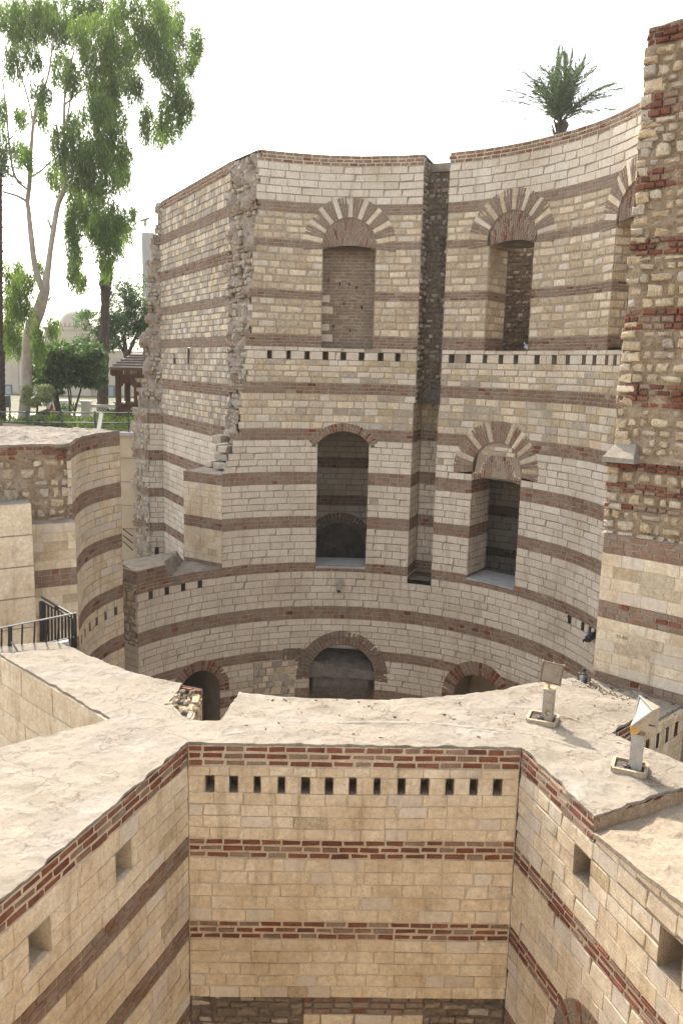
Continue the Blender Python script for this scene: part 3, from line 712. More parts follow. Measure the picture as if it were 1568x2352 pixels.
# ================================================================ FLANK WALL (left return of the tower), its broken ends
flank = Wall('flank_wall', (-3.3, 23.5, -11), 'straight striped stone wall running back from the broken left edge of the tower', 'wall', nb=260, ns=290)
P1 = Vector((-3.18, 23.29)); dF = Vector((-math.sin(R(28)), math.cos(R(28))))
P2 = P1+dF*6.9
FF_ = Face((P1.x, P1.y), (P2.x, P2.y)); FF_.n = Vector((-dF.y, dF.x))
FLR = courses([(5.25, 4.95, 3, 'brick_top'), (4.95, 4.14, 4, 'grey'), (4.14, 3.88, 3, 'brick_brown'), (3.88, 2.98, 5, 'grey'), (2.98, 2.68, 3, 'brick_far'), (2.68, 1.80, 5, 'grey'),
 (1.80, 1.55, 3, 'brick_brown'), (1.55, .72, 5, 'grey'), (.72, .45, 3, 'brick_brown'), (.45, -.6, 6, 'grey'), (-.6, -.92, 4, 'brick_far'), (-.92, -1.8, 5, 'grey'), (-1.8, -2.15, 3, 'brick_far'),
 (-2.15, -3.1, 5, 'white'), (-3.1, -3.45, 3, 'brick_far'), (-3.45, -4.45, 5, 'white'), (-4.45, -4.75, 3, 'brick_far'), (-4.75, -5.7, 5, 'white'), (-5.7, -6.0, 3, 'brick_far'), (-6.0, -7.4, 7, 'white'), (-7.4, -8, 3, 'grey')])
def fl_l(z): return RNG.uniform(-.12, .16) if z > -1.8 else -.05
fex = [rect_ex(3.6, 3.8, -.05, .42), rect_ex(4.3, 4.42, -6.75, -6.2), disc_ex(5.2, .1, .12, -.2)]
flank.pocket(FF_, 3.6, 3.8, -.05, .42, .4, 'mortar_dark'); flank.pocket(FF_, 5.05, 5.32, -.12, .24, .4, 'mortar_dark'); 
flank.lay(FF_, FLR, fl_l, 6.9, fex)
# broken rubble edge between the flank and the curved wall
e1 = TF.P(S(-23.2), 0, -.05); RF = Face((e1.x, e1.y), (P1.x+.05, P1.y-.02)); RF.n = Vector((-.83, -.55)).normalized()
for zt, zb, th, dx in ((5.2, 2.0, -23.3, 0), (2.0, .3, -24.6, 0), (.3, -1.2, -26.0, 0), (-1.2, -2.9, -28.6, 0)):
    e1 = TF.P(S(th), 0, -.12); p = P1+dF*.05; rf = Face((e1.x, e1.y), (p.x, p.y)); nn = Vector((-rf.d.y, rf.d.x)); rf.n = nn if nn.y < 0 else -nn
    flank.lay(rf, rubble_rows(zt, zb, 'rubble_grey', bands=[(4.1, 3.85), (2.95, 2.7), (1.85, 1.6), (.75, .45), (-.5, -.8), (-1.7, -2.0)], bsty='brick_brown'), -.1, rf.L+.1, core_noise=.22, seg=.09, miss=.3)
    flank.quad([Vector((e1.x-.2, e1.y+.3, zb)), Vector((e1.x, e1.y, zb)), Vector((p.x, p.y, zb)), Vector((p.x-.5, p.y+.5, zb))], 'mortar_dark')
# toothing stones that stand out where the wall was torn off, over the buttress
for (px_, py_, pz_, L_, H_) in ((-3.45, 22.6, -2.05, .30, .2), (-3.25, 22.3, -2.3, .30, .19), (-3.55, 22.75, -2.32, .2, .18), (-3.3, 22.35, -2.52, .42, .17), (-3.3, 22.2, -2.74, .44, .18), (-3.7, 22.8, -2.76, .2, .16), (-2.95, 21.95, -2.85, .3, .15), (-3.1, 22.2, -1.85, .24, .17), (-3.4, 22.5, -2.95, .5, .16)):
    flank.piece('stone', RNG.choice(['white', 'grey_stone']), Vector((px_, py_, pz_)), Vector((-.45, -.89, 0)).normalized(), Vector((.89, -.45, 0)).normalized(), L_, H_, .5, .014, .01, up=Vector((0, 0, 1)))
# far end: cross wall at the inner corner and the ragged broken end
Q0 = P1+dF*6.75
XF = Face((Q0.x, Q0.y), (Q0.x-.62, Q0.y-.12)); XF.n = Vector((.19, -.98))
xr = [r for r in FLR if r[0] <= -1.6]
flank.lay(XF, xr, 0, lambda z: .55+RNG.uniform(-.12, .1), [rect_ex(.2, .33, -6.9, -6.6)])
flank.pocket(XF, .2, .33, -6.9, -6.6, .3, 'mortar_dark')
q1 = Vector((Q0.x-.52, Q0.y-.1)); RF2 = Face((q1.x, q1.y), (q1.x-.95, q1.y+1.1)); nn = Vector((-RF2.d.y, RF2.d.x)); RF2.n = nn if nn.y < 0 else -nn
flank.lay(RF2, [(a, b, 'rubble_grey' if s != 'brick_far' else 'brick_brown') for a, b, s in FLR if a <= -1.6], -.05, lambda z: 1.0+RNG.uniform(-.12, .3), core_noise=.08, seg=.2)
def endx(z): return 1.0
for zt, zb, w_, out in ((5.2, 4.2, .25, -.35), (4.2, 3.4, .35, -.1), (3.4, 2.2, .5, .05), (2.2, 1.0, .55, .12), (1.0, .45, .8, .3), (.45, -.6, .75, .25), (-.6, -1.7, .9, .35), (-1.7, -1.9, 1.1, .6)):
    a = P1+dF*(6.75+min(0, out)); rf = Face((a.x, a.y), (a.x-w_, a.y+.35*w_)); nn = Vector((-rf.d.y, rf.d.x)); rf.n = nn if nn.y < 0 else -nn
    flank.lay(rf, rubble_rows(zt, zb, 'rubble_grey', bands=[(4.14, 3.88), (2.98, 2.68), (1.8, 1.55), (.72, .45)], bsty='brick_brown'), -.1, lambda z: rf.L+RNG.uniform(-.1, .08), core_noise=.16, seg=.1, miss=.3)
    b = Vector((a.x-w_, a.y+.35*w_))
    flank.quad([Vector((a.x, a.y, zt)), Vector((b.x, b.y, zt)), Vector((b.x+.6, b.y+1.5, zt)), Vector((a.x+.6, a.y+1.5, zt))], 'mortar_brown')
    flank.quad([Vector((b.x+.04, b.y+.1, zt)), Vector((b.x+.6, b.y+1.5, zt)), Vector((b.x+.6, b.y+1.5, zb)), Vector((b.x+.04, b.y+.1, zb))], 'mortar_brown')
# top and back of the flank
bk1 = P1+Vector((dF.y, -dF.x))*1.3; bk2 = P2+Vector((dF.y, -dF.x))*1.3
flank.quad([Vector((P1.x, P1.y, 5.25)), Vector((P2.x+.2, P2.y-.4, 5.25)), Vector((bk2.x, bk2.y, 5.25)), Vector((bk1.x, bk1.y, 5.25))], 'mortar_brown')
flank.quad([Vector((bk1.x, bk1.y, 5.25)), Vector((bk2.x, bk2.y, 5.25)), Vector((bk2.x, bk2.y, -9)), Vector((bk1.x, bk1.y, -9))], 'mortar_brown')
t0 = TF.P(S(-23), 5.25, 0); t1 = TF.P(S(-21), 5.25, -1.0)
flank.quad([t0, Vector((P1.x, P1.y, 5.25)), Vector((bk1.x, bk1.y, 5.25)), t1], 'mortar_brown')
flank.finish()

# ================================================================ BUTTRESS
butt = Wall('buttress', (-3.7, 21.8, -5.4), 'low square buttress with brick top in the corner left of the curved wall', 'buttress', nb=200, ns=120)
c0 = TF.P(S(-33), 0, 0); bd = Vector((-math.sin(R(57)), math.cos(R(57)))); c1 = Vector((c0.x, c0.y))+bd*1.36
UF = Face((c0.x, c0.y), (c1.x, c1.y)); UF.n = Vector((-bd.y, bd.x)) if -bd.x*0+bd.x < 9 else None
if UF.n.y > 0: UF.n = -UF.n
BR = courses([(-2.88, -3.16, 3, 'brick_dull'), (-3.16, -4.06, 5, 'cream'), (-4.06, -4.36, 3, 'brick_dull'), (-4.36, -5.24, 5, 'cream'), (-5.24, -5.6, 3, 'brick_brown')])
butt.lay(UF, BR, 0, UF.L)
c2 = c1+Vector((.5, 1.2)); c3 = Vector((c0.x+.4, c0.y+1.4))
UF2 = Face((c1.x, c1.y), (c2.x, c2.y)); 
if UF2.n.x > 0: UF2.n = -UF2.n
butt.lay(UF2, BR, 0, UF2.L)
butt.quad([Vector((c0.x, c0.y, -2.88)), Vector((c1.x, c1.y, -2.88)), Vector((c2.x, c2.y, -2.86)), Vector((c3.x+.4, c3.y, -2.84))], 'mortar_grey')
butt.finish()

# ================================================================ PIER (right, end of the tall half of the ring)
pier = Wall('pier', (4.6, 12.1, -4.8), 'tall ragged pier of rough stone and red brick rows at the right edge', 'pier', nb=260, ns=280)
pd = Vector((.72, -.69)).normalized(); PA = Vector((4.09, 12.56)); PB = PA+pd*4.2
PF = Face((PA.x, PA.y), (PB.x, PB.y)); PF.n = Vector((-.69, -.72)).normalized()
pb = [(4.72, 4.47), (3.82, 3.52), (2.84, 2.56), (1.89, 1.65), (.87, .60), (-.17, -.51)]
prow = rubble_rows(4.72, -1.31, 'rubble', (.09, .19), pb)
pier.lay(PF, prow, lambda z: .0+RNG.uniform(-.02, .03), 4.2, core_noise=.06, seg=.09, miss=.05)
prow2 = [(-1.30, -1.37, 'brick_rub'), (-1.37, -1.45, 'brick_rub'), (-1.45, -1.62, 'rubble'), (-1.62, -1.71, 'brick_rub'), (-1.71, -1.79, 'brick_rub'), (-1.79, -1.95, 'rubble'), (-1.95, -2.04, 'brick_rub'), (-2.04, -2.2, 'rubble'), (-2.2, -2.36, 'rubble'), (-2.36, -2.46, 'rubble')]
pier.lay(PF, prow2, lambda z: -.05+RNG.uniform(-.03, .05), 4.2, core_noise=.05, seg=.1, dbase=.06)
arow = courses([(-2.43, -2.74, 3, 'brick_dull'), (-2.74, -3.49, 4, 'big'), (-3.49, -3.76, 3, 'brick_dull'), (-3.76, -4.63, 5, 'big'), (-4.63, -5.0, 3, 'brick_dull')])
STY['pier'] = ('stone', [('cream', 6), ('white', 2), ('yellow', .7)], (.28, .62), (.006, .006), .005, .003, (-.002, .004), 'mortar_pale', .006)
arow = [(a, b, 'pier' if s == 'big' else s) for a, b, s in arow]
pier.lay(PF, arow, 0, 4.2, dbase=.10)
pier.quad([PF.P(-.05, -2.43, .10), PF.P(4.2, -2.43, .10), PF.P(4.2, -2.40, -.1), PF.P(-.05, -2.40, -.1)], 'mortar_grey')
for i in range(40):   # mortar haunch over the thicker lower part
    a, b = lerp(-.05, 4.2, i/40), lerp(-.05, 4.2, (i+1)/40); h = lambda u: -1.20+.05*mnoise.noise(Vector((u*3, 1, 2)))
    pier.quad([PF.P(a, -1.31, .08), PF.P(b, -1.31, .08), PF.P(b, h(b), -.02), PF.P(a, h(a), -.02)], 'rubble')
# the projecting ledge with a sloping mortar cap
mb = MB()
c = [(-.06, -1.32, .26), (.46, -1.32, .26), (.46, -1.32, -.1), (-.06, -1.32, -.1)]
lo = [PF.P(s, z, d) for s, z, d in c]; hi = [PF.P(-.04, -1.24, .25), PF.P(.44, -1.25, .25), PF.P(.34, -1.04, -.02), PF.P(.04, -1.02, -.02)]
mb.add(lo+hi, [(0, 1, 5, 4), (1, 2, 6, 5), (2, 3, 7, 6), (3, 0, 4, 7), (4, 5, 6, 7), (3, 2, 1, 0)])
mb.build('ledge', M['plaster'], pier.root)
for i, (s, d) in enumerate(((.05, .2), (.27, .2))):
    pier.piece('brick', 'brick', PF.P(s+.04, -1.36, d), Vector((PF.n.x, PF.n.y, 0)), Vector((pd.x, pd.y, 0)), .2, .07, .3, .01, .008, up=Vector((0, 0, 1)))
# corner stones and bricks along the left edge
z = 4.45
while z > -2.3:
    h = RNG.uniform(.10, .2); n, t = PF.nt(0)
    if RNG.random() < .72:
        L_ = RNG.uniform(.14, .3)
        pier.piece('stone', pick([('tan', 3), ('cream', 1.5), ('grey_stone', 1)]), PF.P(L_/2+RNG.uniform(-.035, .025)-(.05 if z < -1.2 else 0), z-h/2, .02+RNG.uniform(-.02, .03)+(.06 if z < -1.2 else 0)), n, t, L_, h-.03, .25, .018, .018, up=Vector((0, 0, 1)), roll=RNG.uniform(-.06, .06))
    z -= h
# body
bdir = Vector((.69, .72)).normalized()
for (z1, z0) in ((4.66, -11.0),):
    pier.quad([PF.P(0, -4.98, .09), PF.P(4.2, -4.98, .09), PF.P(4.2, -11, .09), PF.P(0, -11, .09)], 'mortar_brown')
    a = PA+bdir*.05; b = PB+bdir*.05; c = PB+bdir*2.5; d = PA+bdir*1.2
    pier.quad([Vector((a.x, a.y, z1)), Vector((b.x, b.y, z1+.1)), Vector((c.x, c.y, z1+.1)), Vector((d.x, d.y, z1))], 'mortar_brown')
    pier.quad([Vector((c.x, c.y, z1+.1)), Vector((d.x, d.y, z1)), Vector((d.x, d.y, z0)), Vector((c.x, c.y, z0))], 'mortar_brown')
    pier.quad([Vector((b.x, b.y, z1+.1)), Vector((c.x, c.y, z1+.1)), Vector((c.x, c.y, z0)), Vector((b.x, b.y, z0))], 'mortar_brown')
    pier.quad([Vector((a.x, a.y, z1)), Vector((d.x, d.y, z1)), Vector((d.x, d.y, z0)), Vector((a.x, a.y, z0))], 'mortar_brown')
pier.finish()

# ================================================================ LEFT CURVED WALL with its broken end
drum = Wall('curved_wall', (-5.4, 17.5, -11), 'lower curved wall on the left with brick bands and a rubble end', 'curved wall', nb=260, ns=280)
plan = [(-5.14, 19.13), (-5.34, 18.62), (-5.47, 18.0), (-5.49, 17.4), (-5.41, 16.75), (-5.25, 15.95)]
cr = courses([(-1.62, -1.93, 3, 'brick_dull'), (-1.93, -2.79, 5, 'cream_dk'), (-2.79, -3.13, 3, 'brick_dull'), (-3.13, -4.01, 5, 'cream_dk'), (-4.01, -4.33, 3, 'brick_dull'), (-4.33, -5.25, 5, 'cream_dk'), (-5.25, -5.56, 3, 'brick_dull'),
              (-5.56, -6.46, 5, 'cream_dk'), (-6.46, -6.8, 3, 'brick_dull'), (-6.8, -7.7, 5, 'cream_dk'), (-7.7, -8, 3, 'brick_dull'), (-8, -11, 14, 'cream_dk')])
class Poly(Face):
    def __init__(f, pts, side):
        f.warp = None; f.kind = 'poly'; f.p = [Vector(q) for q in pts]; f.cum = [0.0]
        for a, b in zip(f.p, f.p[1:]): f.cum.append(f.cum[-1]+(b-a).length)
        f.L = f.cum[-1]; f.side = side
    def loc(f, s):
        i = 0
        while i < len(f.p)-2 and s > f.cum[i+1]: i += 1
        d = (f.p[i+1]-f.p[i]); L = d.length; d = d/L
        return i, d, s-f.cum[i], L
    def nt(f, s):
        i, d, r, L = f.loc(s); n = Vector((d.y, -d.x))*f.side
        return Vector((n.x, n.y, 0)), Vector((d.x, d.y, 0))
    def P(f, s, z, d0=0.0):
        i, d, r, L = f.loc(s); n = Vector((d.y, -d.x))*f.side
        # blend the normals at the corners
        t = min(max(r/L, 0), 1); nb = n
        if t < .5 and i > 0: dd = (f.p[i]-f.p[i-1]).normalized(); nb = n.lerp(Vector((dd.y, -dd.x))*f.side, .5-t)
        elif t > .5 and i < len(f.p)-2: dd = (f.p[i+2]-f.p[i+1]).normalized(); nb = n.lerp(Vector((dd.y, -dd.x))*f.side, t-.5)
        q = f.p[i]+d*r+nb*d0
        return Vector((q.x, q.y, z))
def refine(pts, k=6):
    out = []
    P_ = [np.array(p, float) for p in pts]; P_ = [2*P_[0]-P_[1]]+P_+[2*P_[-1]-P_[-2]]
    for i in range(1, len(P_)-2):
        for j in range(k):
            t = j/k; a, b, c, d = P_[i-1:i+3]
            out.append(tuple(.5*((2*b)+(-a+c)*t+(2*a-5*b+4*c-d)*t*t+(-a+3*b-3*c+d)*t**3)))
    out.append(tuple(P_[-2])); return out
DF = Poly(refine(plan), -1)
if DF.nt(DF.L/2)[0].x < 0: DF.side = 1
dex = []
for s in (.30, .72, 1.14, 1.56, 1.98, 2.4):
    dex.append(rect_ex(s-.055, s+.055, -5.93, -5.70)); 
    drum.pocket(DF, s-.055, s+.055, -5.92, -5.74, .35, 'mortar_dark')
drum.lay(DF, cr, 0, DF.L, dex, seg=.25)
# broken end that faces the camera: rubble above, ashlar below
De = Vector((-5.25, 15.95)); dd_ = Vector((-.84, -.53)).normalized(); Df = De+dd_*3.0
CF = Face((De.x, De.y), (Df.x, Df.y)); CF.n = Vector((.53, -.84)).normalized()
drum.lay(CF, rubble_rows(-1.62, -3.1, 'rubble', (.14, .24), [(-1.62, -1.9)]), .0, 3.0, core_noise=.06, seg=.1, miss=.12, dbase=-.05)
STY['end_ashlar'] = ('stone', [('cream', 5), ('yellow', 2), ('white', 1)], (.24, .5), (.007, .008), .005, .003, (-.002, .006), 'mortar_pale', .008)
drum.lay(CF, courses([(-3.1, -3.99, 5, 'end_ashlar'), (-3.99, -4.34, 3, 'brick_dull'), (-4.34, -5.4, 6, 'end_ashlar'), (-5.4, -5.7, 3, 'brick_brown'), (-5.7, -8, 12, 'end_ashlar')]), .0, 3.0, dbase=.22)
drum.quad([CF.P(0, -3.1, .22), CF.P(3, -3.1, .22), CF.P(3, -3.06, -.2), CF.P(0, -3.06, -.2)], 'mortar_grey')
drum.quad([CF.P(0.0, -3.1, .22), CF.P(0.0, -3.1, -.02), CF.P(0.0, -8, -.02), CF.P(0.0, -8, .22)], 'mortar_brown')
# rough mortar top
tp = []
top_poly = [DF.P(DF.L*i/14, -1.62, -.01) for i in range(15)] + [CF.P(3.0*i/8, -1.62, -.04) for i in range(1, 9)] + [Vector((-10.5, 17.5, -1.6)), Vector((-8.6, 19.6, -1.6)), Vector((-6.3, 19.7, -1.6))]
def sheet(name, poly, z, cell, amp, mat, parent=None, skirt=.1, kind=None, zfun=None, seed=0, freq=2.2, rough_edge=0.0):
    """an uneven horizontal surface over a plan polygon, with a skirt"""
    rr = random.Random(seed); P2_ = [Vector((p[0], p[1])) for p in poly]
    dense = []
    for a, b in zip(P2_, P2_[1:]+P2_[:1]):
        n = max(1, int((b-a).length/cell)); dense += [a.lerp(b, i/n) for i in range(n)]
    def inside(q, m=.0):
        c = False; j = len(P2_)-1
        for i in range(len(P2_)):
            a, b = P2_[i], P2_[j]
            if (a.y > q.y) != (b.y > q.y) and q.x < (b.x-a.x)*(q.y-a.y)/(b.y-a.y)+a.x: c = not c
            j = i
        return c
    if rough_edge:
        ar = sum(a.x*b.y-b.x*a.y for a, b in zip(P2_, P2_[1:]+P2_[:1])); sg = 1 if ar > 0 else -1; nd_ = len(dense)
        out = []
        for i, q in enumerate(dense):
            d = (dense[(i+1) % nd_]-dense[i-1]); 
            if d.length < 1e-6: out.append(q); continue
            d.normalize(); nn = Vector((-d.y, d.x))*sg
            k = .5+.9*mnoise.noise(Vector((q.x*4.3, q.y*4.3, seed+.5)))+.5*mnoise.noise(Vector((q.x*13, q.y*13, seed+2.5)))
            out.append(q+nn*rough_edge*max(0, min(1.3, k)))
        dense = out; P2_ = list(dense)
    da = np.array([(p.x, p.y) for p in dense])
    xs = [p.x for p in P2_]; ys = [p.y for p in P2_]; pts = list(dense); nb = len(dense)
    y = min(ys)
    while y < max(ys):
        x = min(xs)
        while x < max(xs):
            q = Vector((x+rr.uniform(-.3, .3)*cell, y+rr.uniform(-.3, .3)*cell))
            if inside(q) and np.min((da[:, 0]-q.x)**2+(da[:, 1]-q.y)**2) > (cell*.55)**2: pts.append(q)
            x += cell
        y += cell
    eds = [(i, (i+1) % nb) for i in range(nb)]
    V, E_, F_, _, _, _ = delaunay_2d_cdt(pts, eds, [list(range(nb))], 1, 1e-5)
    vv = []
    for q in V:
        zz = zfun(q.x, q.y) if zfun else z
        pn = Vector((q.x*freq, q.y*freq, seed*3.7))
        h = mnoise.fractal(pn, 1.0, 2.0, 6)*amp + ((1-abs(mnoise.noise(pn*1.9)))**6)*amp*1.1 - max(0, mnoise.noise(pn*.55+Vector((9, 2, 1))))*amp*1.2
        r2 = mnoise.noise(Vector((q.x*5.5+1.5*pn.y, q.y*9, seed)))   # flaked, trowelled skin: small steps
        h += amp*.45*(round(r2*2.2)/2.2)
        if len(vv) < nb: h = max(-.012, min(.010, h*.5))
        vv.append((q.x, q.y, zz+h))
    mb = MB(); mb.v = vv; mb.f = [tuple(f) for f in F_]; mb.m = [0]*len(mb.f)
    if skirt:
        ed = set()
        cnt = {}
        for f in mb.f:
            for i in range(len(f)):
                e = (f[i], f[(i+1) % len(f)]); cnt[frozenset(e)] = cnt.get(frozenset(e), 0)+1
        for f in list(mb.f):
            for i in range(len(f)):
                e = (f[i], f[(i+1) % len(f)])
                if cnt[frozenset(e)] == 1:
                    a, b = mb.v[e[0]], mb.v[e[1]]; k = len(mb.v)
                    mb.v += [(a[0], a[1], a[2]-skirt), (b[0], b[1], b[2]-skirt)]
                    mb.f.append((e[1], e[0], k, k+1)); mb.m.append(0)
    o = mb.build(name, mat, parent)
    if kind: o['kind'] = kind
    return o
M['rough_top'] = mortar_mat('rough_mortar_top', (.17, .14, .11), (.24, .205, .165), (.32, .28, .23), scale=2.5, bump=1.0, grit=18)
sheet('rough_top', [(p.x, p.y) for p in top_poly], -1.6, .10, .035, M['rough_top'], drum.root, .06, seed=3, freq=3.2)
# back and outer sides
for a, b in (((-8.6, 21.0), (-5.14, 19.13)),):
    drum.quad([Vector((a[0], a[1], -1.62)), Vector((b[0], b[1], -1.62)), Vector((b[0], b[1], -11)), Vector((a[0], a[1], -11))], 'mortar_brown')
drum.finish()

# ================================================================ NEAR RING: the three walls of the chamber at our feet
ZT = -4.53
A_, B_ = Vector((-1.79, 9.39)), Vector((2.25, 9.46))
CH = [(-4.56, -4.83, 3, 'brick'), (-4.83, -4.95, 1, 'cream'), (-4.95, -5.17, 1, 'cream'), (-5.17, -5.79, 4, 'cream'), (-5.79, -6.05, 3, 'brick'), (-6.05, -6.92, 5, 'cream'), (-6.92, -7.17, 3, 'brick'), (-7.17, -8.0, 5, 'cream')]
ring = Wall('ring_wall', (.2, 9.5, -11), 'front stone wall with brick bands and a row of thirteen square holes under its top', 'wall', nb=290, ns=280)
RFc = Face((A_.x, A_.y), (B_.x, B_.y))
if RFc.n.y > 0: RFc.n = -RFc.n
rex = []
for i in range(13):
    s = .255+i*(3.78-.255)/12+RNG.uniform(-.012, .012); u0, u1 = s-.045+RNG.uniform(-.012, .008), s+.045+RNG.uniform(-.008, .012); rex.append(rect_ex(u0, u1, -5.16, -4.96)); ring.pocket(RFc, u0, u1, -5.165, -4.955, .3, 'mortar_brown', base=-.01)
ring.lay(RFc, courses(CH), 0, RFc.L, rex)
# older, darker masonry at the foot, stepping forward a little, with a patch of brick
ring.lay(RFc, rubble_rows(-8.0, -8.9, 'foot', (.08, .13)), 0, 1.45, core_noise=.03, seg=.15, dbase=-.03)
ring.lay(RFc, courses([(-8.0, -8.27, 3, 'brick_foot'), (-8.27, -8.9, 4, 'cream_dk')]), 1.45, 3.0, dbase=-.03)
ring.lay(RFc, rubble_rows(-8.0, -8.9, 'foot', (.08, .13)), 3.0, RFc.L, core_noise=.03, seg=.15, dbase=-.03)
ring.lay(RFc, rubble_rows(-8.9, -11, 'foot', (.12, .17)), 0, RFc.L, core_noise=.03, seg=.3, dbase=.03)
# outer chord faces: left (large pale blocks) and right (brick top, stone)
LC0, LC1 = Vector((-2.92, 10.03)), Vector((-5.6, 12.6))
LF = Face((LC0.x, LC0.y), (LC1.x, LC1.y)); LF.n = Vector((-.69, -.72)).normalized()
ring.lay(LF, courses([(-4.56, -6.3, 4, 'big'), (-6.3, -11, 11, 'big')]), 0, LF.L)
RC0, RC1 = Vector((3.51, 9.95)), Vector((6.4, 12.75))
RFr = Face((RC0.x, RC0.y), (RC1.x, RC1.y)); 
if RFr.n.x > 0 and RFr.n.y > 0: RFr.n = -RFr.n
RFr.n = Vector((RFr.d.y, -RFr.d.x)) if Vector((RFr.d.y, -RFr.d.x)).dot(Vector((.69, -.72))) > 0 else -Vector((RFr.d.y, -RFr.d.x))
rr_ex = []
for i in range(6):
    s = .75+.3*i; rr_ex.append(rect_ex(s-.045, s+.045, -5.16, -4.96)); ring.pocket(RFr, s-.045, s+.045, -5.165, -4.955, .3, 'mortar_dark')
ring.lay(RFr, courses([(-4.58, -4.83, 3, 'brick')]), 0, .78)
ring.lay(RFr, courses([(-4.83, -4.95, 1, 'cream'), (-4.95, -5.17, 1, 'cream'), (-5.17, -5.79, 4, 'cream'), (-5.79, -6.05, 3, 'brick'), (-6.05, -6.92, 5, 'cream'), (-6.92, -11, 18, 'cream')]), 0, RFr.L, rr_ex)
# inner face toward the round court, and the notch
IFc = Face(arc=(CX, CY, RC))
for (ta, tb) in ((141, 193.8), (199.4, 232)):
    ring.lay(IFc, courses([(ZT-.03, -4.83, 3, 'brick')]), max(S(ta), S(154)), S(tb)); ring.lay(IFc, courses([(-4.84, -5.79, 5, 'white'), (-5.79, -6.05, 3, 'brick'), (-6.05, -11, 26, 'white')]), S(ta), S(tb))
NB = [(-1.93, 11.02), (-1.86, 10.08), (-1.52, 10.06), (-1.36, 11.06)]
nl = Face(NB[0], NB[1]); nl.n = Vector((.99, .07)).normalized()
ring.lay(nl, rubble_rows(-4.56, -6.2, 'rubble', (.1, .16)), -.05, nl.L, core_noise=.04, seg=.1)
for a, b in ((NB[1], NB[2]), (NB[2], NB[3])):
    ring.quad([Vector((*a, ZT-.03)), Vector((*b, ZT-.03)), Vector((*b, -8)), Vector((*a, -8))], 'mortar_pale')
for i in range(46):
    u, v = RNG.random(), RNG.random(); x = lerp(-1.9, -2.28, u*(1-.5*abs(v-.5))); y = lerp(10.12, 11.08, v)
    ring.piece('stone', pick([('tan', 2), ('dark_stone', 1.2), ('grey_stone', 1)]), Vector((x, y, ZT-.07+.05*u+RNG.uniform(-.05, .05))), Vector((RNG.uniform(.1, .8), RNG.uniform(-.6, 0), .8)).normalized(), Vector((RNG.uniform(-.5, .5), 1, 0)).normalized().cross(Vector((0, 0, 1))).normalized(), RNG.uniform(.07, .17), RNG.uniform(.06, .12), .12, .022, .022)
ring.quad([Vector((-1.9, 11.06, ZT-.13)), Vector((-1.85, 10.06, ZT-.13)), Vector((-2.4, 10.3, ZT-.10)), Vector((-2.4, 11.3, ZT-.10))], 'rubble')
ring.finish()

# left chamber wall
cl = Wall('chamber_wall', (-2.2, 8.0, -11), 'left side wall of the front pit with two square openings, tall in the foreground', 'wall', nb=290, ns=280)
dl = Vector((-1.01, -3.08)).normalized(); LE = A_+dl*6.2
LFc = Face((A_.x, A_.y), (LE.x, LE.y)); LFc.n = Vector((dl.y, -dl.x)) if Vector((dl.y, -dl.x)).x > 0 else -Vector((dl.y, -dl.x))
lex = []
for a, b in ((1.26, 1.56), (2.62, 2.92), (4.0, 4.3)):
    lex.append(rect_ex(a, b, -5.43, -5.07)); cl.pocket(LFc, a, b, -5.44, -5.07, .55, 'mortar_pale', base=-.01)
CL = [(-4.56, -4.83, 3, 'brick'), (-4.83, -5.07, 1, 'cream'), (-5.07, -5.43, 2, 'cream'), (-5.43, -5.76, 2, 'cream'), (-5.76, -6.03, 3, 'brick_dull'), (-6.03, -6.9, 5, 'cream_dk'), (-6.9, -7.17, 3, 'brick_dull'), (-7.17, -8.1, 5, 'cream_dk'), (-8.1, -8.35, 3, 'brick_dull'), (-8.35, -11, 13, 'cream_dk')]
cl.lay(LFc, courses(CL), 0, LFc.L, lex)
cl.finish()
# right chamber wall
crw = Wall('chamber_wall', (2.7, 8.0, -11), 'right side wall of the front pit with brick edge and low arch in its base', 'wall', nb=290, ns=280)
dr = Vector((.45, -1.58)).normalized(); RE = B_+dr*6.2
def rwarp(s, z): return z+.012*mnoise.noise(Vector((s*.55, z*.45, 8.1)))+max(0, min(1.6, s-1.62))*.10*max(0, min(1, (z+5.4)/.6))
RRF = Face((B_.x, B_.y), (RE.x, RE.y), warp=rwarp); RRF.n = Vector((dr.y, -dr.x)) if Vector((dr.y, -dr.x)).x < 0 else -Vector((dr.y, -dr.x))
rex2 = []
for a, b in ((1.29, 1.60), (2.74, 3.06), (4.2, 4.5)):
    rex2.append(rect_ex(a, b, -5.38, -5.02)); crw.pocket(RRF, a, b, -5.38, -5.02, .55, 'mortar_brown', base=-.01)
ASC, AZC, AR0, AR1 = 1.85, -7.35, .42, .70
rex2.append(disc_ex(ASC, AZC, (AR0+AR1)/2+.03)); rex2.append(rect_ex(ASC-AR0, ASC+AR0, -12, AZC+.02))
crw.lay(RRF, courses([(-4.56, -4.83, 3, 'brick')]), 0, 1.60)
crw.lay(RRF, courses([(-4.725, -4.83, 1, 'cream_dk')]), 1.64, RRF.L)
crw.lay(RRF, courses([(-4.83, -5.02, 1, 'cream_dk'), (-5.02, -5.38, 2, 'cream_dk'), (-5.38, -5.82, 2, 'cream_dk'), (-5.82, -6.07, 3, 'brick'), (-6.07, -6.92, 4, 'cream_dk'), (-6.92, -7.17, 3, 'brick'), (-7.17, -8.1, 5, 'cream_dk'), (-8.1, -8.35, 3, 'brick_dull'), (-8.35, -11, 13, 'cream_dk')]), 0, RRF.L, rex2)
crw.arch(RRF, ASC, AZC, AR0, AR1, R(94), [('brick', RNG.choice(['brick', 'brick_brown', 'brick_brown', 'brick_dull']), 1) for _ in range(22)], 'mortar_grey', d=.018, gap=.022)
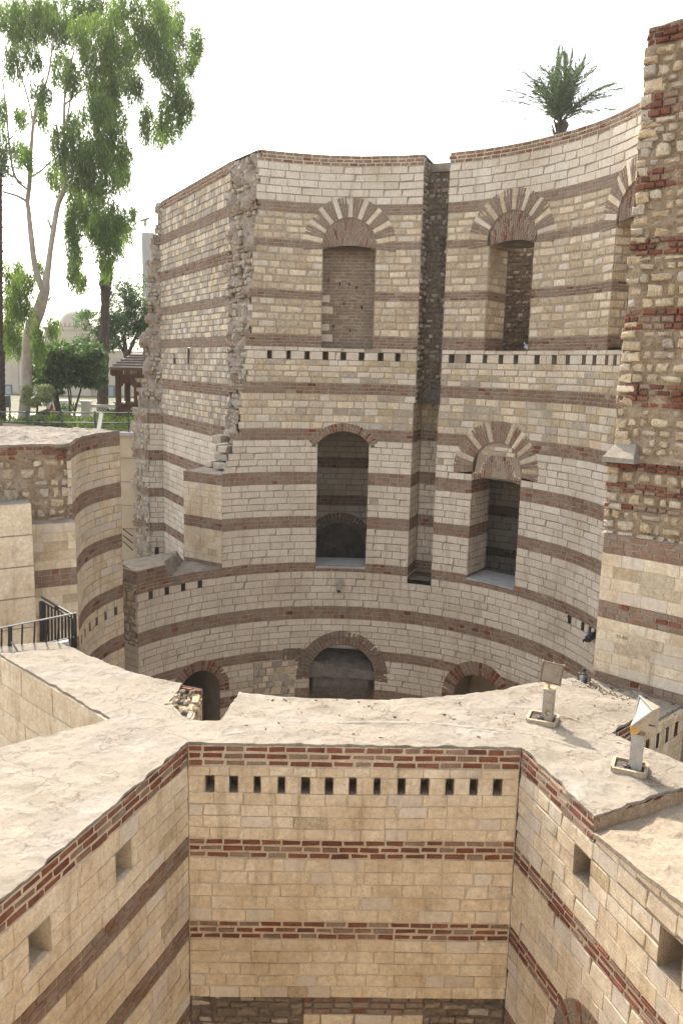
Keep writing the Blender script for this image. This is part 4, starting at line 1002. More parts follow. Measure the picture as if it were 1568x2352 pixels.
crw.quad([RRF.P(ASC-.5, -7.4+.6, -.8), RRF.P(ASC+.5, -7.4+.6, -.8), RRF.P(ASC+.5, -11, -.8), RRF.P(ASC-.5, -11, -.8)], 'mortar_dark')
crw.finish()

# the outer wall of the pit, below and behind the viewer (its sunlit face throws warm light on the walls opposite)
ow = Wall('outer_wall', (0, 2.0, -11), 'sunlit outer wall of the pit under the viewpoint', 'wall')
OWF = Face((-7.5, 2.0), (8.5, 2.0)); OWF.n = Vector((0, 1))
ow.lay(OWF, courses([(-1.95, -11, 36, 'white')]), 0, OWF.L, seg=2)
M['chamber_floor'] = mortar_mat('pale_rubble_floor', (.46, .38, .28), (.54, .45, .34), (.60, .52, .41), scale=1.5)
mb = MB(); mb.poly([(-4.2, 2.0, -9.25), (4.6, 2.0, -9.25), (2.6, 9.6, -9.25), (-2.2, 9.6, -9.25)]); tag(mb.build('floor', M['chamber_floor']), kind='structure')  # unseen pit floor, raised and made pale to bounce light onto the front wall
ow.quad([(-7.5, 2.0, -1.95), (8.5, 2.0, -1.95), (8.5, -1.5, -1.95), (-7.5, -1.5, -1.95)], 'plaster')
ow.finish()

# the flat screeded tops (one walkway over the near walls)
arcp = lambda t0, t1, n: [(CX+math.sin(R(lerp(t0, t1, i/n)))*RC, CY+math.cos(R(lerp(t0, t1, i/n)))*RC) for i in range(n+1)]
dropA, dropB = (2.68, 7.93), (4.6, 8.95)
walk = [(A_.x, A_.y), (B_.x, B_.y), dropA, dropB, (4.12, 9.2), (3.75, 9.6), (3.51, 9.95), (4.05, 10.5), (4.35, 10.86), (4.28, 11.7)] \
     + arcp(141, 193.8, 26) + [NB[2], NB[1], (-2.02, 10.22), (-2.27, 10.62), (-2.2, 10.95)] + arcp(202.5, 226.6, 10) + [(-4.6, 12.95), (-5.6, 12.6), (LC0.x, LC0.y), (-3.97, 9.17), (-7.0, 6.7), (-6.2, 3.2), (LE.x, LE.y)]
# order: start A, go round anticlockwise seen from above
def wz(x, y):
    z = ZT
    t = max(0, min(1, (x-3.2)/1.0))*max(0, min(1, (y-11.0)/.8)); z -= .26*t
    return z
sheet('pavement', walk, ZT, .045, .014, M['plaster'], None, .035, kind='structure', zfun=wz, seed=11, freq=2.4, rough_edge=.04)
seam = [(-1.55, 9.62), (-.9, 9.78), (-.1, 10.02), (.4, 10.1), (1.2, 10.12), (1.9, 9.98), (2.45, 9.86), (2.9, 9.55), (3.2, 9.2), (3.35, 9.0)]
M['seam'] = mortar_mat('fresh_mortar', (.27, .235, .187), (.31, .274, .222), (.35, .31, .258), scale=4, bump=.6, grit=26)
def strip_ridge(pts, w, name, mat):
    mb = MB(); fine = []
    for p, q in zip(pts, pts[1:]):
        for i in range(8): fine.append(Vector(p).lerp(Vector(q), i/8))
    fine.append(Vector(pts[-1])); n = len(fine)
    for i, p in enumerate(fine):
        d = (fine[min(i+1, n-1)]-fine[max(i-1, 0)]).normalized(); nn = Vector((-d.y, d.x)); e = min(1, i/4, (n-1-i)/4)
        for u, h in ((-1, -.03), (-.55, .004), (0, .012), (.55, .004), (1, -.03)):
            ww = w*(.75+.5*mnoise.noise(Vector((p.x*3, p.y*3, u*2)))); q = p+nn*u*ww
            mb.v.append((q.x, q.y, wz(q.x, q.y)+h*(e if h > 0 else 1)-.01*(1-e)+.008*mnoise.noise(Vector((q.x*9, q.y*9, 4)))))
    for i in range(n-1):
        for k in range(4): b0 = i*5+k; mb.f.append((b0, b0+1, b0+6, b0+5)); mb.m.append(0)
    return tag(mb.build(name, mat, smooth=True), kind='structure')
strip_ridge(seam, .085, 'path_ridge', M['seam'])
low = [(2.672, 7.89), (4.55, 8.9), (5.6, 7.0), (RE.x+1.5, RE.y), (RE.x-.025, RE.y)]
sheet('pavement', low, -4.7, .1, .035, M['sand'], None, .05, kind='structure', zfun=lambda x, y: -4.70+.105*max(0, min(1.6, (7.9-y)*1.02)), seed=5, freq=2.6)
mb = MB()
for i in range(20):  # the little step between both levels
    t0_, t1_ = i/20, (i+1)/20
    a = Vector((lerp(dropA[0], dropB[0], t0_), lerp(dropA[1], dropB[1], t0_))); b = Vector((lerp(dropA[0], dropB[0], t1_), lerp(dropA[1], dropB[1], t1_)))
    mb.poly([Vector((a.x, a.y-.01, -4.56)), Vector((b.x, b.y-.01, -4.56)), Vector((b.x+.01, b.y-.03, -4.78)), Vector((a.x+.01, a.y-.03, -4.78))])
tag(mb.build('path_edge', M['rubble']), kind='structure')
low2 = [(4.28, 11.2), (4.38, 10.9), (6.3, 12.7), (5.2, 13.6), (4.0, 12.5)]
sheet('pavement', low2, -4.8, .1, .03, M['plaster'], None, .05, kind='structure', seed=9)
# terrace behind the low left wall
terr = [(p.x, p.y) for p in [TF.P(S(lerp(-59, -33, i/10)), 0, -.01) for i in range(11)]] + [(-3.0, 21.7), (c1.x, c1.y), (-4.75, 21.55), (-5.6, 20.45)]
sheet('pavement', terr, -5.36, .12, .03, M['rough_top'], None, .25, kind='structure', seed=21, zfun=lambda x, y: -5.37+.33*max(0, min(1, (-4.30-x)/.12)))
sheet('pavement', [(-5.0, 20.0), (-3.6, 22.4), (-3.9, 24.2), (-6.6, 29.3), (-9.0, 30.5), (-8.5, 20.0)], -7.35, .3, .16, M['rough_top'], None, .1, kind='structure', seed=23)

# ---------------------------------------------------------------- ground
GZ = -2.66
mb = MB()
mb.poly([(-490, 31, GZ), (490, 31, GZ), (490, 400, GZ), (-490, 400, GZ)], 1)
mb.poly([(-490, -60, -11.02), (490, -60, -11.02), (490, 31, -11.02), (-490, 31, -11.02)])
M['soil'] = mortar_mat('garden_soil', (.07, .08, .035), (.13, .125, .07), (.20, .175, .12), scale=.8)
tag(mb.build('ground', [M['sand'], M['soil']]), kind='structure')
mb = MB(); mb.poly([(-9, 4, -10.99), (9, 4, -10.99), (9, 30, -10.99), (-9, 30, -10.99)]); tag(mb.build('floor', M['chamber_floor']), kind='structure')  # hidden court floor, given a pale colour to brighten the lower tower wall

# plain wall that holds the garden up, with the rails of a stair on it
M['ochre'] = mortar_mat('ochre_plaster', (.52, .40, .25), (.58, .46, .30), (.62, .51, .36), scale=1.2, bump=.2)
M['black_iron'] = flat_mat('black_iron', (.012, .012, .013), .5, .0, .3)
M['grey_iron'] = flat_mat('grey_iron', (.20, .20, .20), .45, .6, .2)
M['dark_green_iron'] = flat_mat('dark_green_iron', (.025, .035, .03), .5, 0, .3)
gw = empty('garden_wall', (-9, 31, -8), 'plain ochre retaining wall below the garden between the curved wall and the ragged wall', 'garden wall'); gw['kind'] = 'thing'
mb = MB(); mb.box((-9.5, 31.15, -6.9), (9, .3, 8.3)); mb.build('wall_body', M['ochre'], gw)
mb = MB(); mb.box((-9.5, 31.1, -2.70), (9, .5, .12)); mb.build('coping', M['cement'], gw)
for i in range(3):
    mb = MB(); a = at(283, 1215+i*14, 30.7); b = at(306, 1232+i*16, 30.7); mb.tube([a, b], .02, 6); mb.build('stair_rail', M['black_iron'], gw)
for i in range(4):
    mb = MB(); z = -3.6-i*.9; mb.box((-9.5, 30.985, z), (9, .02, .025)); mb.build('joint', M['mortar_brown'], gw)

# ---------------------------------------------------------------- left block wall in front of the curved wall's end
bw = Wall('block_wall', (-6.6, 14.8, -8), 'wall of large weathered cream blocks at the left edge', 'block wall', ns=60)
b0 = at(79, 1300, 14.9); b1 = b0+Vector((dd_.x, dd_.y, 0))*2.6
BWF = Face((b0.x, b0.y), (b1.x, b1.y)); BWF.n = Vector((.53, -.84)).normalized()
STY['bigw'] = ('stone', [('cream', 4), ('yellow', .5)], (1.3, 1.9), (.012, .018), .008, .003, (-.003, .006), 'mortar_brown', .014)
zt = at(79, 1158, 14.9).z
bw.lay(BWF, courses([(zt, zt-2.9, 5, 'bigw'), (zt-2.9, -8.5, 5, 'bigw')]), 0, 2.6, seg=.4)
sd = Face((b0.x, b0.y), (b0.x-.25, b0.y+.5)); sd.n = Vector((.9, .45)).normalized()
bw.lay(sd, courses([(zt, zt-2.9, 5, 'bigw'), (zt-2.9, -8.5, 5, 'bigw')]), 0, .56)
bw.quad([BWF.P(0, zt, 0), BWF.P(2.6, zt, 0), BWF.P(2.6, zt, -.6), BWF.P(0, zt, -.6)], 'plaster')
bw.finish()

# ---------------------------------------------------------------- things inside the big floor arch, broken masonry beside it
M['concrete_lump'] = mortar_mat('rough_lump', (.16, .14, .12), (.22, .195, .165), (.28, .25, .215), scale=4, bump=1.0, grit=20)
am = empty('stone_block', (0, 22.2, -9), 'rough grey block filling the middle of the largest floor arch', 'stone block')
mb = MB(); sc, zc = AC[0], AC[1]; n = 14
top = [TF.P(sc+lerp(-.9, .9, i/n), -8.22-.28*(i/n)**.6+RNG.uniform(-.03, .03), -.12) for i in range(n+1)]
bot = [TF.P(sc+lerp(-.98, .95, i/n), -8.72+RNG.uniform(-.04, .02), -.08) for i in range(n+1)]
tb = [TF.P(sc+lerp(-.9, .9, i/n), -8.05-.2*(i/n), -.9) for i in range(n+1)]; bb = [TF.P(sc+lerp(-.9, .9, i/n), -8.75, -.9) for i in range(n+1)]
for i in range(n): mb.poly([bot[i], bot[i+1], top[i+1], top[i]]); mb.poly([top[i], top[i+1], tb[i+1], tb[i]]); mb.poly([bb[i], bb[i+1], bot[i+1], bot[i]])
mb.build('lump', M['concrete_lump'], am, smooth=False)
for k in range(3):
    mb = MB(); z = -8.95-.16*k; a = TF.P(sc-.8, z, -.35-.12*k); b = TF.P(sc+.72, z, -.35-.12*k); mb.bar(a, b, .12, .3); mb.build('beam', M['concrete_lump'], am)
mb = MB(); a = TF.P(sc-.55, -7.82, -.2); b = TF.P(sc+.45, -7.82, -.2); mb.bar(a, b, .05, .1); mb.build('slat', M['cement'], am)
wr = Wall('broken_masonry', TF.P(S(-15), -8.8, 0), 'patch of dark broken stonework left of the largest floor arch', 'masonry', ns=120)
wr.root['kind'] = 'thing'
wr.lay(TF, rubble_rows(-8.13, -9.7, 'grey', (.16, .26)), S(-24), S(-12), core_noise=.04, seg=.15, dbase=.03)
wr.lay(TF, rubble_rows(-7.8, -8.2, 'foot', (.14, .2)), S(-15.5), S(-10.5), core_noise=.04, seg=.15, dbase=.03)
wr.finish()

# ---------------------------------------------------------------- iron railings on the walkway (left)
def picket(name, a, b, w, par): mb = MB(); mb.bar(a, b, w); return mb.build(name, M['black_iron'], par)
rl = empty('railing', (-4.9, 12.7, ZT), 'black iron railing with a pale handrail across the left end of the walkway', 'railing')
ra, rb = at(-30, 1506, 12.55), at(172, 1463, 13.05)
ra.z, rb.z = ra.z, rb.z; ta, tb_ = at(-30, 1449, 12.55), at(176, 1408, 13.05)
mb = MB(); mb.tube([ra, rb], .014, 6); mb.build('bottom_rail', M['grey_iron'], rl)
mb = MB(); mb.tube([ta, tb_], .016, 6); mb.build('handrail', M['grey_iron'], rl)
for x in (3, 22, 49, 77, 105, 132): 
    t = (x+30)/202; picket('picket', ra.lerp(rb, t), ta.lerp(tb_, t), .05 if x == 22 else .022, rl)
for x in (155, 162, 170):
    t = (x+30)/204; p = ta.lerp(tb_, min(t, .985)); picket('post', p, p-Vector((0, 0, .58)), .04 if x == 170 else .024, rl)
mb = MB(); mb.bar(at(27, 1474, 12.45), at(52, 1512, 12.4), .035, .01); mb.build('brace', M['grey_iron'], rl)
sr = empty('railing', (-5, 13.5, ZT), 'black stair railing sloping down behind the walkway railing', 'railing')
ha, hb = at(96, 1371, 13.75), at(165, 1411, 13.35); la, lb = at(97, 1472, 13.75), at(168, 1500, 13.35); ma, mb_ = at(96, 1381, 13.75), at(167, 1420, 13.35)
mb = MB(); mb.bar(ha, hb, .03, .03); mb.build('handrail', M['black_iron'], sr)
mb = MB(); mb.bar(ma, mb_, .022); mb.build('top_rail', M['black_iron'], sr)
for i in range(10):
    t = i/9; picket('picket', la.lerp(lb, t), ma.lerp(mb_, t), .06 if i == 0 else (.045 if i == 9 else .026), sr)
mb = MB(); mb.bar(ha.lerp(hb, .5), ma.lerp(mb_, .5), .05); mb.build('bracket', M['black_iron'], sr)
# pale curb where the railing stands
cb = empty('kerb_stone', (-4.8, 12.8, ZT), 'pale stone kerb under the walkway railing', 'kerb')
mb = MB(); a, b = at(-30, 1512, 12.5), at(160, 1474, 12.95); mb.bar(a-Vector((0, 0, .05)), b-Vector((0, 0, .05)), .12, .16); mb.build('kerb', M['cement'], cb)

# ---------------------------------------------------------------- floodlights on posts
M['lamp_grey'] = flat_mat('lamp_grey', (.32, .305, .275), .5, .0, .12, 14)
M['lamp_tan'] = flat_mat('dusty_metal', (.33, .265, .185), .7, 0, .2, 14)
M['lamp_rust'] = flat_mat('rusty_yellow', (.50, .27, .06), .6, 0, .3, 20)
M['lamp_glass'] = flat_mat('dusty_glass', (.20, .155, .10), .3, 0, .3, 9, .6)
M['lamp_inner'] = flat_mat('white_reflector', (.32, .32, .31), .45, 0, .1, 9)
M['dirt'] = mortar_mat('dirt_fill', (.05, .04, .03), (.10, .08, .06), (.16, .13, .10), scale=14)
def floodlight(loc, rz, label, head_fn, box=True):
    t = empty('floodlight', loc, label, 'floodlight', 'floodlights on the walkway', rz)
    mb = MB(); w, d = .36, .30
    for c, sz in (((0, -d/2, .03), (w, .035, .06)), ((0, d/2, .03), (w, .035, .06)), ((-w/2, 0, .0301), (.035, d-.035, .06)), ((w/2, 0, .0301), (.035, d-.035, .06))): mb.box(c, sz)
    put(mb.build('base_tray', M['lamp_tan']), t)
    mb = MB(); mb.box((0, 0, .018), (w-.035, d-.035, .03)); put(mb.build('fill', M['dirt']), t)
    mb = MB(); mb.box((.06, .02, .24), (.14, .15, .42)); put(mb.build('post', M['lamp_grey']), t)
    mb = MB(); mb.box((.06, .02, .455), (.155, .165, .014)); put(mb.build('cap', M['lamp_tan']), t)
    if box:
        mb = MB(); mb.box((.085, -.07, .22), (.075, .03, .40)); mb.box((.075, -.092, .20), (.085, .02, .20)); put(mb.build('junction_box', M['lamp_tan']), t)
        mb = MB(); mb.tube([(.075+.03*math.cos(a), -.104, .16+.035*math.sin(a)) for a in np.linspace(.4, 5.2, 9)], .006, 5); put(mb.build('cable_loop', M['dirt']), t)
    mb = MB(); mb.tube([(-.05, -.06, .03), (-.02, -.09, .09), (.01, -.06, .05), (-.07, .0, .04)], .012, 5); put(mb.build('wiring', M['black_iron']), t)
    head_fn(t); return t
def put(o, par): o.parent = par; o.location = (0, 0, 0); return o
def head_front(t):
    mb = MB(); mb.box((.05, .0, .49), (.03, .02, .09)); mb.box((.03, -.02, .54), (.05, .02, .03)); put(mb.build('bracket', M['lamp_rust']), t)
    Mx = Matrix.Rotation(R(-14), 3, 'X') @ Matrix.Rotation(R(5), 3, 'Y'); c = Vector((.08, -.02, .68)); W, H = .125, .125
    fr = [Vector((-W, -.03, -H)), Vector((W, -.03, -H)), Vector((W, -.03, H)), Vector((-W, -.03, H))]; bk = [Vector((-.07, .11, -.06)), Vector((.07, .11, -.06)), Vector((.07, .11, .07)), Vector((-.07, .11, .07))]
    mb = MB(); mb.add([Mx @ p+c for p in fr+bk], [(4, 7, 6, 5), (0, 4, 5, 1), (1, 5, 6, 2), (2, 6, 7, 3), (3, 7, 4, 0), (0, 1, 2, 3)]); h = put(mb.build('lamp_head', M['lamp_grey']), t)
    mb = MB()
    for a, b in ((0, 1), (1, 2), (2, 3), (3, 0)): mb.bar(Mx @ fr[a]+c, Mx @ fr[b]+c, .018)
    M['rust_dark'] = flat_mat('rusty_rim', (.15, .105, .07), .8, 0, .4, 30); f2 = mb.build('rim', M['rust_dark'], h)
    mb = MB(); g = [Mx @ (p*.90+Vector((0, -.008, 0)))+c for p in fr]; mb.poly(g); mb.build('glass', M['lamp_glass'], h)
    for p in (fr[2], fr[3], (fr[2]+fr[3])/2, fr[1]):
        mb = MB(); mb.box(Mx @ (p*1.06)+c, (.02, .02, .02)); mb.build('clip', M['lamp_tan'], h)
def head_side(t):
    mb = MB(); n = 10
    ring_ = [Vector((.02+.055*math.cos(a), -.05, .52+.065*math.sin(a))) for a in np.linspace(0, 2*math.pi, n, endpoint=False)]; ring2 = [p+Vector((0, .05, 0)) for p in ring_]
    mb.poly(ring_); mb.poly(ring2[::-1])
    for i in range(n): mb.poly([ring_[i], ring_[(i+1) % n], ring2[(i+1) % n], ring2[i]])
    put(mb.build('bracket', M['lamp_rust']), t)
    # wedge shaped housing, open reflector toward the left
    A = [Vector((-.02, -.06, .55)), Vector((-.0, .16, .57)), Vector((.03, .18, .84)), Vector((.20, -.10, .80))]
    B = [Vector((.07, -.06, .53)), Vector((.12, .16, .52)), Vector((.26, .16, .76)), Vector((.26, -.10, .50))]
    mb = MB(); mb.add(A+B, [(4, 5, 6, 7), (0, 1, 5, 4), (1, 2, 6, 5), (2, 3, 7, 6), (3, 0, 4, 7)]); h = put(mb.build('lamp_head', M['lamp_tan']), t)
    mb = MB(); mb.poly([p+Vector((.012, 0, -.004)) for p in A]); mb.build('reflector', M['lamp_inner'], h)
    mb = MB()
    for a, b in ((0, 1), (1, 2), (2, 3), (3, 0)): mb.bar(A[a], A[b], .016)
    mb.build('rim', M['lamp_grey'], h)
    mb = MB(); mb.box((.20, -.095, .62), (.07, .012, .012)); mb.build('latch', M['black_iron'], h)
floodlight((2.70, 10.27, ZT+.0), R(-22), 'farther floodlight whose square face looks back at the viewer', head_front)
floodlight((3.40, 8.97, ZT+.0), R(-24), 'nearer floodlight with a wedge shaped head on a rusty yellow bracket', head_side, False)
wire = MB(); wire.tube([(2.92, 10.42, ZT+.02), (3.0, 10.36, ZT+.03), (3.1, 10.3, ZT+.025), (3.18, 10.22, ZT+.02)], .007, 5)
tag(wire.build('cable', M['lamp_tan']), 'thin loose cable lying beside the farther floodlight', 'cable')

# painted date on the pier
fc = bpy.data.curves.new('painted_date', 'FONT'); fc.body = '23-89'; fc.size = .075; fc.extrude = .0005
fo = bpy.data.objects.new('painted_date_curve', fc); COL.objects.link(fo)
bpy.context.view_layer.update(); dg = bpy.context.evaluated_depsgraph_get()
tme = bpy.data.meshes.new_from_object(fo.evaluated_get(dg)); bpy.data.objects.remove(fo)
M['faded_ink'] = flat_mat('faded_ink', (.12, .10, .08), .9, 0, .3, 30)
fo = bpy.data.objects.new('painted_date', tme); COL.objects.link(fo); tme.materials.clear(); tme.materials.append(M['faded_ink'])
q = PF.P(.335, -4.02, .110); fo.parent = pier.root
fo.matrix_basis = Matrix.Translation(q-pier.loc) @ Matrix(((pd.x, 0, PF.n.x), (pd.y, 0, PF.n.y), (0, 1, 0))).to_4x4()

# small wall lamp and pigeons
wl_ = empty('wall_lamp', TF.P(0, -5.95, .1), 'small grey box lamp hanging on the curved wall under the tall doorway', 'wall lamp')
c = TF.P(S(0), -5.95, .14)
mb = MB(); Mx = Matrix.Rotation(R(9), 3, 'Y') @ Matrix.Rotation(R(14), 3, 'X'); mb.box(c, (.11, .10, .33), M=Mx); mb.build('housing', M['lamp_grey'], wl_)
mb = MB(); mb.box(c+Vector((-.025, -.04, -.17)), (.10, .11, .02), M=Mx); mb.build('lens', M['black_iron'], wl_)
mb = MB(); mb.bar(c+Vector((.07, .05, .1)), c+Vector((.12, .16, .08)), .03); mb.build('arm', M['lamp_tan'], wl_)
M['pigeon'] = flat_mat('pigeon_grey', (.09, .095, .11), .7, 0, .35, 40)
M['pigeon_pale'] = flat_mat('pigeon_pale', (.34, .36, .40), .7, 0, .3, 40)
M['pigeon_dark'] = flat_mat('pigeon_dark', (.030, .028, .034), .7, 0, .4, 40)
def pigeon(loc, yaw, pitch, label, mat, s=1.0):
    t = empty('pigeon', loc, label, 'pigeon', 'pigeons on the ruin')
    prof = [(-.15, .010, .0), (-.11, .028, .0), (-.05, .052, -.004), (.0, .062, -.006), (.05, .055, .0), (.085, .034, .022), (.105, .024, .045), (.125, .027, .064), (.145, .022, .068), (.158, .010, .062), (.178, .003, .056)]
    mb = MB(); mb.tube([(x*s, 0, (z+.075)*s) for x, r, z in prof], [r*s for _, r, _ in prof], 10)
    M4 = Matrix.Translation(Vector((0, 0, 0))) @ Matrix.Rotation(yaw, 4, 'Z') @ Matrix.Rotation(-pitch, 4, 'Y')
    def pl(mb, nm, m, sm=True):
        o = mb.build(nm, M[m], None, smooth=sm); o.parent = t; o.matrix_basis = M4; return o
    pl(mb, 'body', mat)
    for sd in (-1, 1):
        mb = MB(); pts = [(.06, .045*sd, .09), (.03, .064*sd, .10), (-.04, .06*sd, .09), (-.14, .03*sd, .075), (-.12, .05*sd, .05), (-.02, .065*sd, .05), (.05, .055*sd, .06)]
        mb.poly([(x*s, y*s, z*s) for x, y, z in pts]); mb.poly([(x*s, (y+.006*sd)*s, z*s) for x, y, z in pts][::-1])
        for i in range(7): a, b = pts[i], pts[(i+1) % 7]; mb.poly([(a[0]*s, a[1]*s, a[2]*s), (b[0]*s, b[1]*s, b[2]*s), (b[0]*s, (b[1]+.006*sd)*s, b[2]*s), (a[0]*s, (a[1]+.006*sd)*s, a[2]*s)])
        pl(mb, 'wing', mat, False)
        mb = MB(); mb.tube([(.02*s, .02*sd*s, .04*s), (.02*s, .02*sd*s, .0), (.045*s, .022*sd*s, .0)], .004*s, 5); pl(mb, 'leg', 'lamp_rust')
    mb = MB(); mb.poly([(-.12*s, .025*s, .075*s), (-.12*s, -.025*s, .075*s), (-.22*s, -.03*s, .07*s), (-.22*s, .03*s, .07*s)]); mb.poly([(-.12*s, .025*s, .067*s), (-.22*s, .03*s, .064*s), (-.22*s, -.03*s, .064*s), (-.12*s, -.025*s, .067*s)]); pl(mb, 'tail', mat, False)
    return t
p = TF.P(S(48.2), .47, -.15); pigeon(p, R(120), R(15), 'grey pigeon sitting on the sill of the upper right window', 'pigeon_pale', 1.0)
p = TF.P(S(69.1), -5.81, -.03); pigeon(p, R(-150), R(20), 'dark pigeon perched in a square hole of the curved wall', 'pigeon_dark', 1.1)
p = TF.P(S(79.6), -5.86, .08); pigeon(p, R(215), R(-35), 'dark pigeon clinging head up to the wall beside the pier', 'pigeon_dark', 1.25)
pigeon((3.80, 12.25, -4.79), R(70), R(12), 'blue black pigeon standing on the walkway at the foot of the pier', 'pigeon_dark', 1.2)


# ================================================================ THE GARDEN
NPR = np.random.default_rng(5)
M['euc_leaf'] = leaf_mat('eucalyptus_leaf', [(.050, .090, .026), (.080, .130, .038), (.125, .185, .055), (.20, .25, .085)], .58)
M['dark_leaf'] = leaf_mat('dark_leaf', [(.022, .046, .018), (.034, .068, .024), (.052, .10, .032), (.10, .165, .05)], .38)
M['feather_leaf'] = leaf_mat('feathery_leaf', [(.026, .058, .026), (.040, .084, .034), (.062, .12, .044), (.10, .18, .06)], .45)
M['pale_leaf'] = leaf_mat('variegated_leaf', [(.08, .11, .04), (.16, .19, .09), (.25, .27, .15), (.36, .37, .24)], .3)
M['hedge_leaf'] = leaf_mat('hedge_leaf', [(.05, .08, .02), (.09, .14, .03), (.16, .21, .05), (.25, .28, .09)], .4)
M['palm_leaf'] = leaf_mat('palm_leaf', [(.045, .066, .050), (.06, .084, .064), (.08, .108, .078), (.11, .135, .09)], .3)
M['bark_pale'] = piece_mat('pale_bark', [(.42, .36, .29), (.46, .40, .33)], (.26, .20, .15), .7, .25, .4, fine=14, coarse=1.1)
M['bark_dark'] = piece_mat('dark_bark', [(.075, .055, .042), (.09, .068, .05)], (.045, .035, .028), .6, .5, .9, fine=16, coarse=2)
M['twig'] = flat_mat('twig', (.16, .12, .09), .9, 0, .3)
M['wood'] = piece_mat('brown_wood', [(.13, .065, .032), (.16, .08, .04), (.11, .055, .028)], (.07, .04, .025), .5, .4, .4, fine=24)
M['facade'] = mortar_mat('beige_facade', (.50, .42, .33), (.55, .47, .37), (.59, .51, .42), scale=.35, bump=.1)
M['facade_trim'] = mortar_mat('facade_trim', (.46, .39, .31), (.52, .44, .35), (.56, .49, .40), scale=.6, bump=.1)
M['dome_grey'] = flat_mat('dome_grey', (.36, .34, .31), .8, 0, .08, .6)
M['white_paint'] = flat_mat('white_paint', (.66, .62, .55), .7, 0, .06, 2)
M['slate'] = flat_mat('slate_frame', (.14, .15, .16), .6, 0, .15, 3)
M['pane'] = flat_mat('window_pane', (.30, .32, .33), .25, 0, .15, 1.5, .6)
M['path_pale'] = mortar_mat('pale_paving', (.58, .54, .48), (.64, .60, .54), (.68, .64, .58), scale=.5, bump=.1)

def leaf_object(name, P, D, Nn, Ln, Wd, mat, parent, stuff=False):
    """many leaf shaped quads (base, two sides, tip) from arrays"""
    S_ = np.cross(D, Nn); S_ /= np.linalg.norm(S_, axis=1)[:, None]+1e-9
    n = len(P); V = np.empty((n, 4, 3)); L_ = Ln[:, None]; W_ = Wd[:, None]
    V[:, 0] = P; V[:, 1] = P+D*L_*.45+S_*W_*.5; V[:, 2] = P+D*L_; V[:, 3] = P+D*L_*.45-S_*W_*.5
    me = bpy.data.meshes.new(name); me.vertices.add(n*4); me.loops.add(n*4); me.polygons.add(n)
    me.vertices.foreach_set('co', V.reshape(-1)); me.loops.foreach_set('vertex_index', np.arange(n*4, dtype=np.int32))
    me.polygons.foreach_set('loop_start', np.arange(0, n*4, 4, dtype=np.int32)); me.polygons.foreach_set('loop_total', np.full(n, 4, np.int32))
    me.materials.append(mat); me.update(); me.validate()
    o = bpy.data.objects.new(name, me); COL.objects.link(o)
    if parent: o.parent = parent; o.location = -parent.location
    if stuff: o['kind'] = 'stuff'
    return o
def unit(v): return v/(np.linalg.norm(v, axis=1)[:, None]+1e-9)
def ball_points(c, r, n, shell=.0):
    u = unit(NPR.normal(size=(n, 3))); q = NPR.random(n)**(1/3)
    if shell: q = shell+(1-shell)*q
    return np.array(c)+u*q[:, None]*np.array(r)

# ---- the big eucalyptus
ZM1 = .386; Z2 = .27
clA = [(60,80,120,110),(200,60,150,100),(400,60,180,100),(600,60,150,100),(850,60,220,110),(1000,80,110,90),(160,180,110,60),(340,150,100,80),(560,180,150,100),(720,250,120,100),(860,200,100,80),(1030,180,70,80),(1170,215,45,75),
 (80,350,55,90),(190,320,60,55),(360,370,60,110),(430,430,50,90),(560,330,90,100),(700,380,120,120),(800,480,80,60),(940,280,90,120),(1000,380,100,90),(1120,330,55,105),(620,480,120,80),(620,560,100,80),(1030,520,80,70),(1100,600,55,115),
 (1010,680,90,105),(960,760,55,55),(865,650,36,75),(870,740,24,45),(250,530,60,60),(250,650,36,85),(130,660,45,36),(650,680,120,85),(580,620,90,80),(450,680,80,50),(640,780,110,65),(600,860,55,60),(350,860,50,140),(450,850,100,110),
 (560,900,100,110),(680,930,80,100),(750,900,36,85),(720,1000,55,95),(330,1030,50,80),(480,1000,100,110),(600,1050,110,95),(470,1150,80,75),(580,1130,60,55),(430,1300,50,110),(540,1250,80,75),(680,1270,85,85),(740,1330,55,55),(600,1330,80,75),
 (790,1240,16,26),(120,860,55,40),(160,890,36,45),(15,640,34,75),(12,900,26,140)]
clB = [(620,150,60,150),(640,350,70,95),(680,550,65,75),(620,480,55,90),(850,60,150,80),(900,110,140,100),(940,240,110,110),(900,400,60,70),(120,500,100,110),(200,600,110,110),(80,750,80,140),(180,780,110,110),(100,950,90,140),(150,1080,80,90),(50,1050,50,110),(320,1000,45,55),(455,950,55,70),(330,1150,45,110),(285,1280,24,50),(330,430,36,50)]
clumps = [(x*ZM1, y*ZM1, rx*ZM1, ry*ZM1) for x, y, rx, ry in clA]+[(x*Z2, 484+y*Z2, rx*Z2, ry*Z2) for x, y, rx, ry in clB]
EY = 34.0
euc = empty('eucalyptus_tree', at(55, 985, EY), 'tall eucalyptus with pale forked trunk and drooping green foliage', 'tree'); euc.location.z = GZ
def limb(pts, name='limb', mat='bark_pale', par=None, n=9):
    mb = MB(); P3 = [at(x, y, Y) for x, y, w, Y in pts]; R3 = [w*.5*Y/1907 for x, y, w, Y in pts]
    # smooth the line a little
    Pn, Rn = [], []
    for i in range(len(P3)-1):
        a, b = P3[i], P3[i+1]; p0 = P3[max(i-1, 0)]; p3 = P3[min(i+2, len(P3)-1)]
        for k in range(4):
            t = k/4; q = .5*((2*a)+(-p0+b)*t+(2*p0-5*a+4*b-p3)*t*t+(-p0+3*a-3*b+p3)*t**3)
            Pn.append(q); Rn.append(lerp(R3[i], R3[i+1], t)*(1+.05*mnoise.noise(q*2)))
    Pn.append(P3[-1]); Rn.append(R3[-1]); mb.tube(Pn, Rn, n)
    o = mb.build(name, M[mat], par, smooth=True); return o
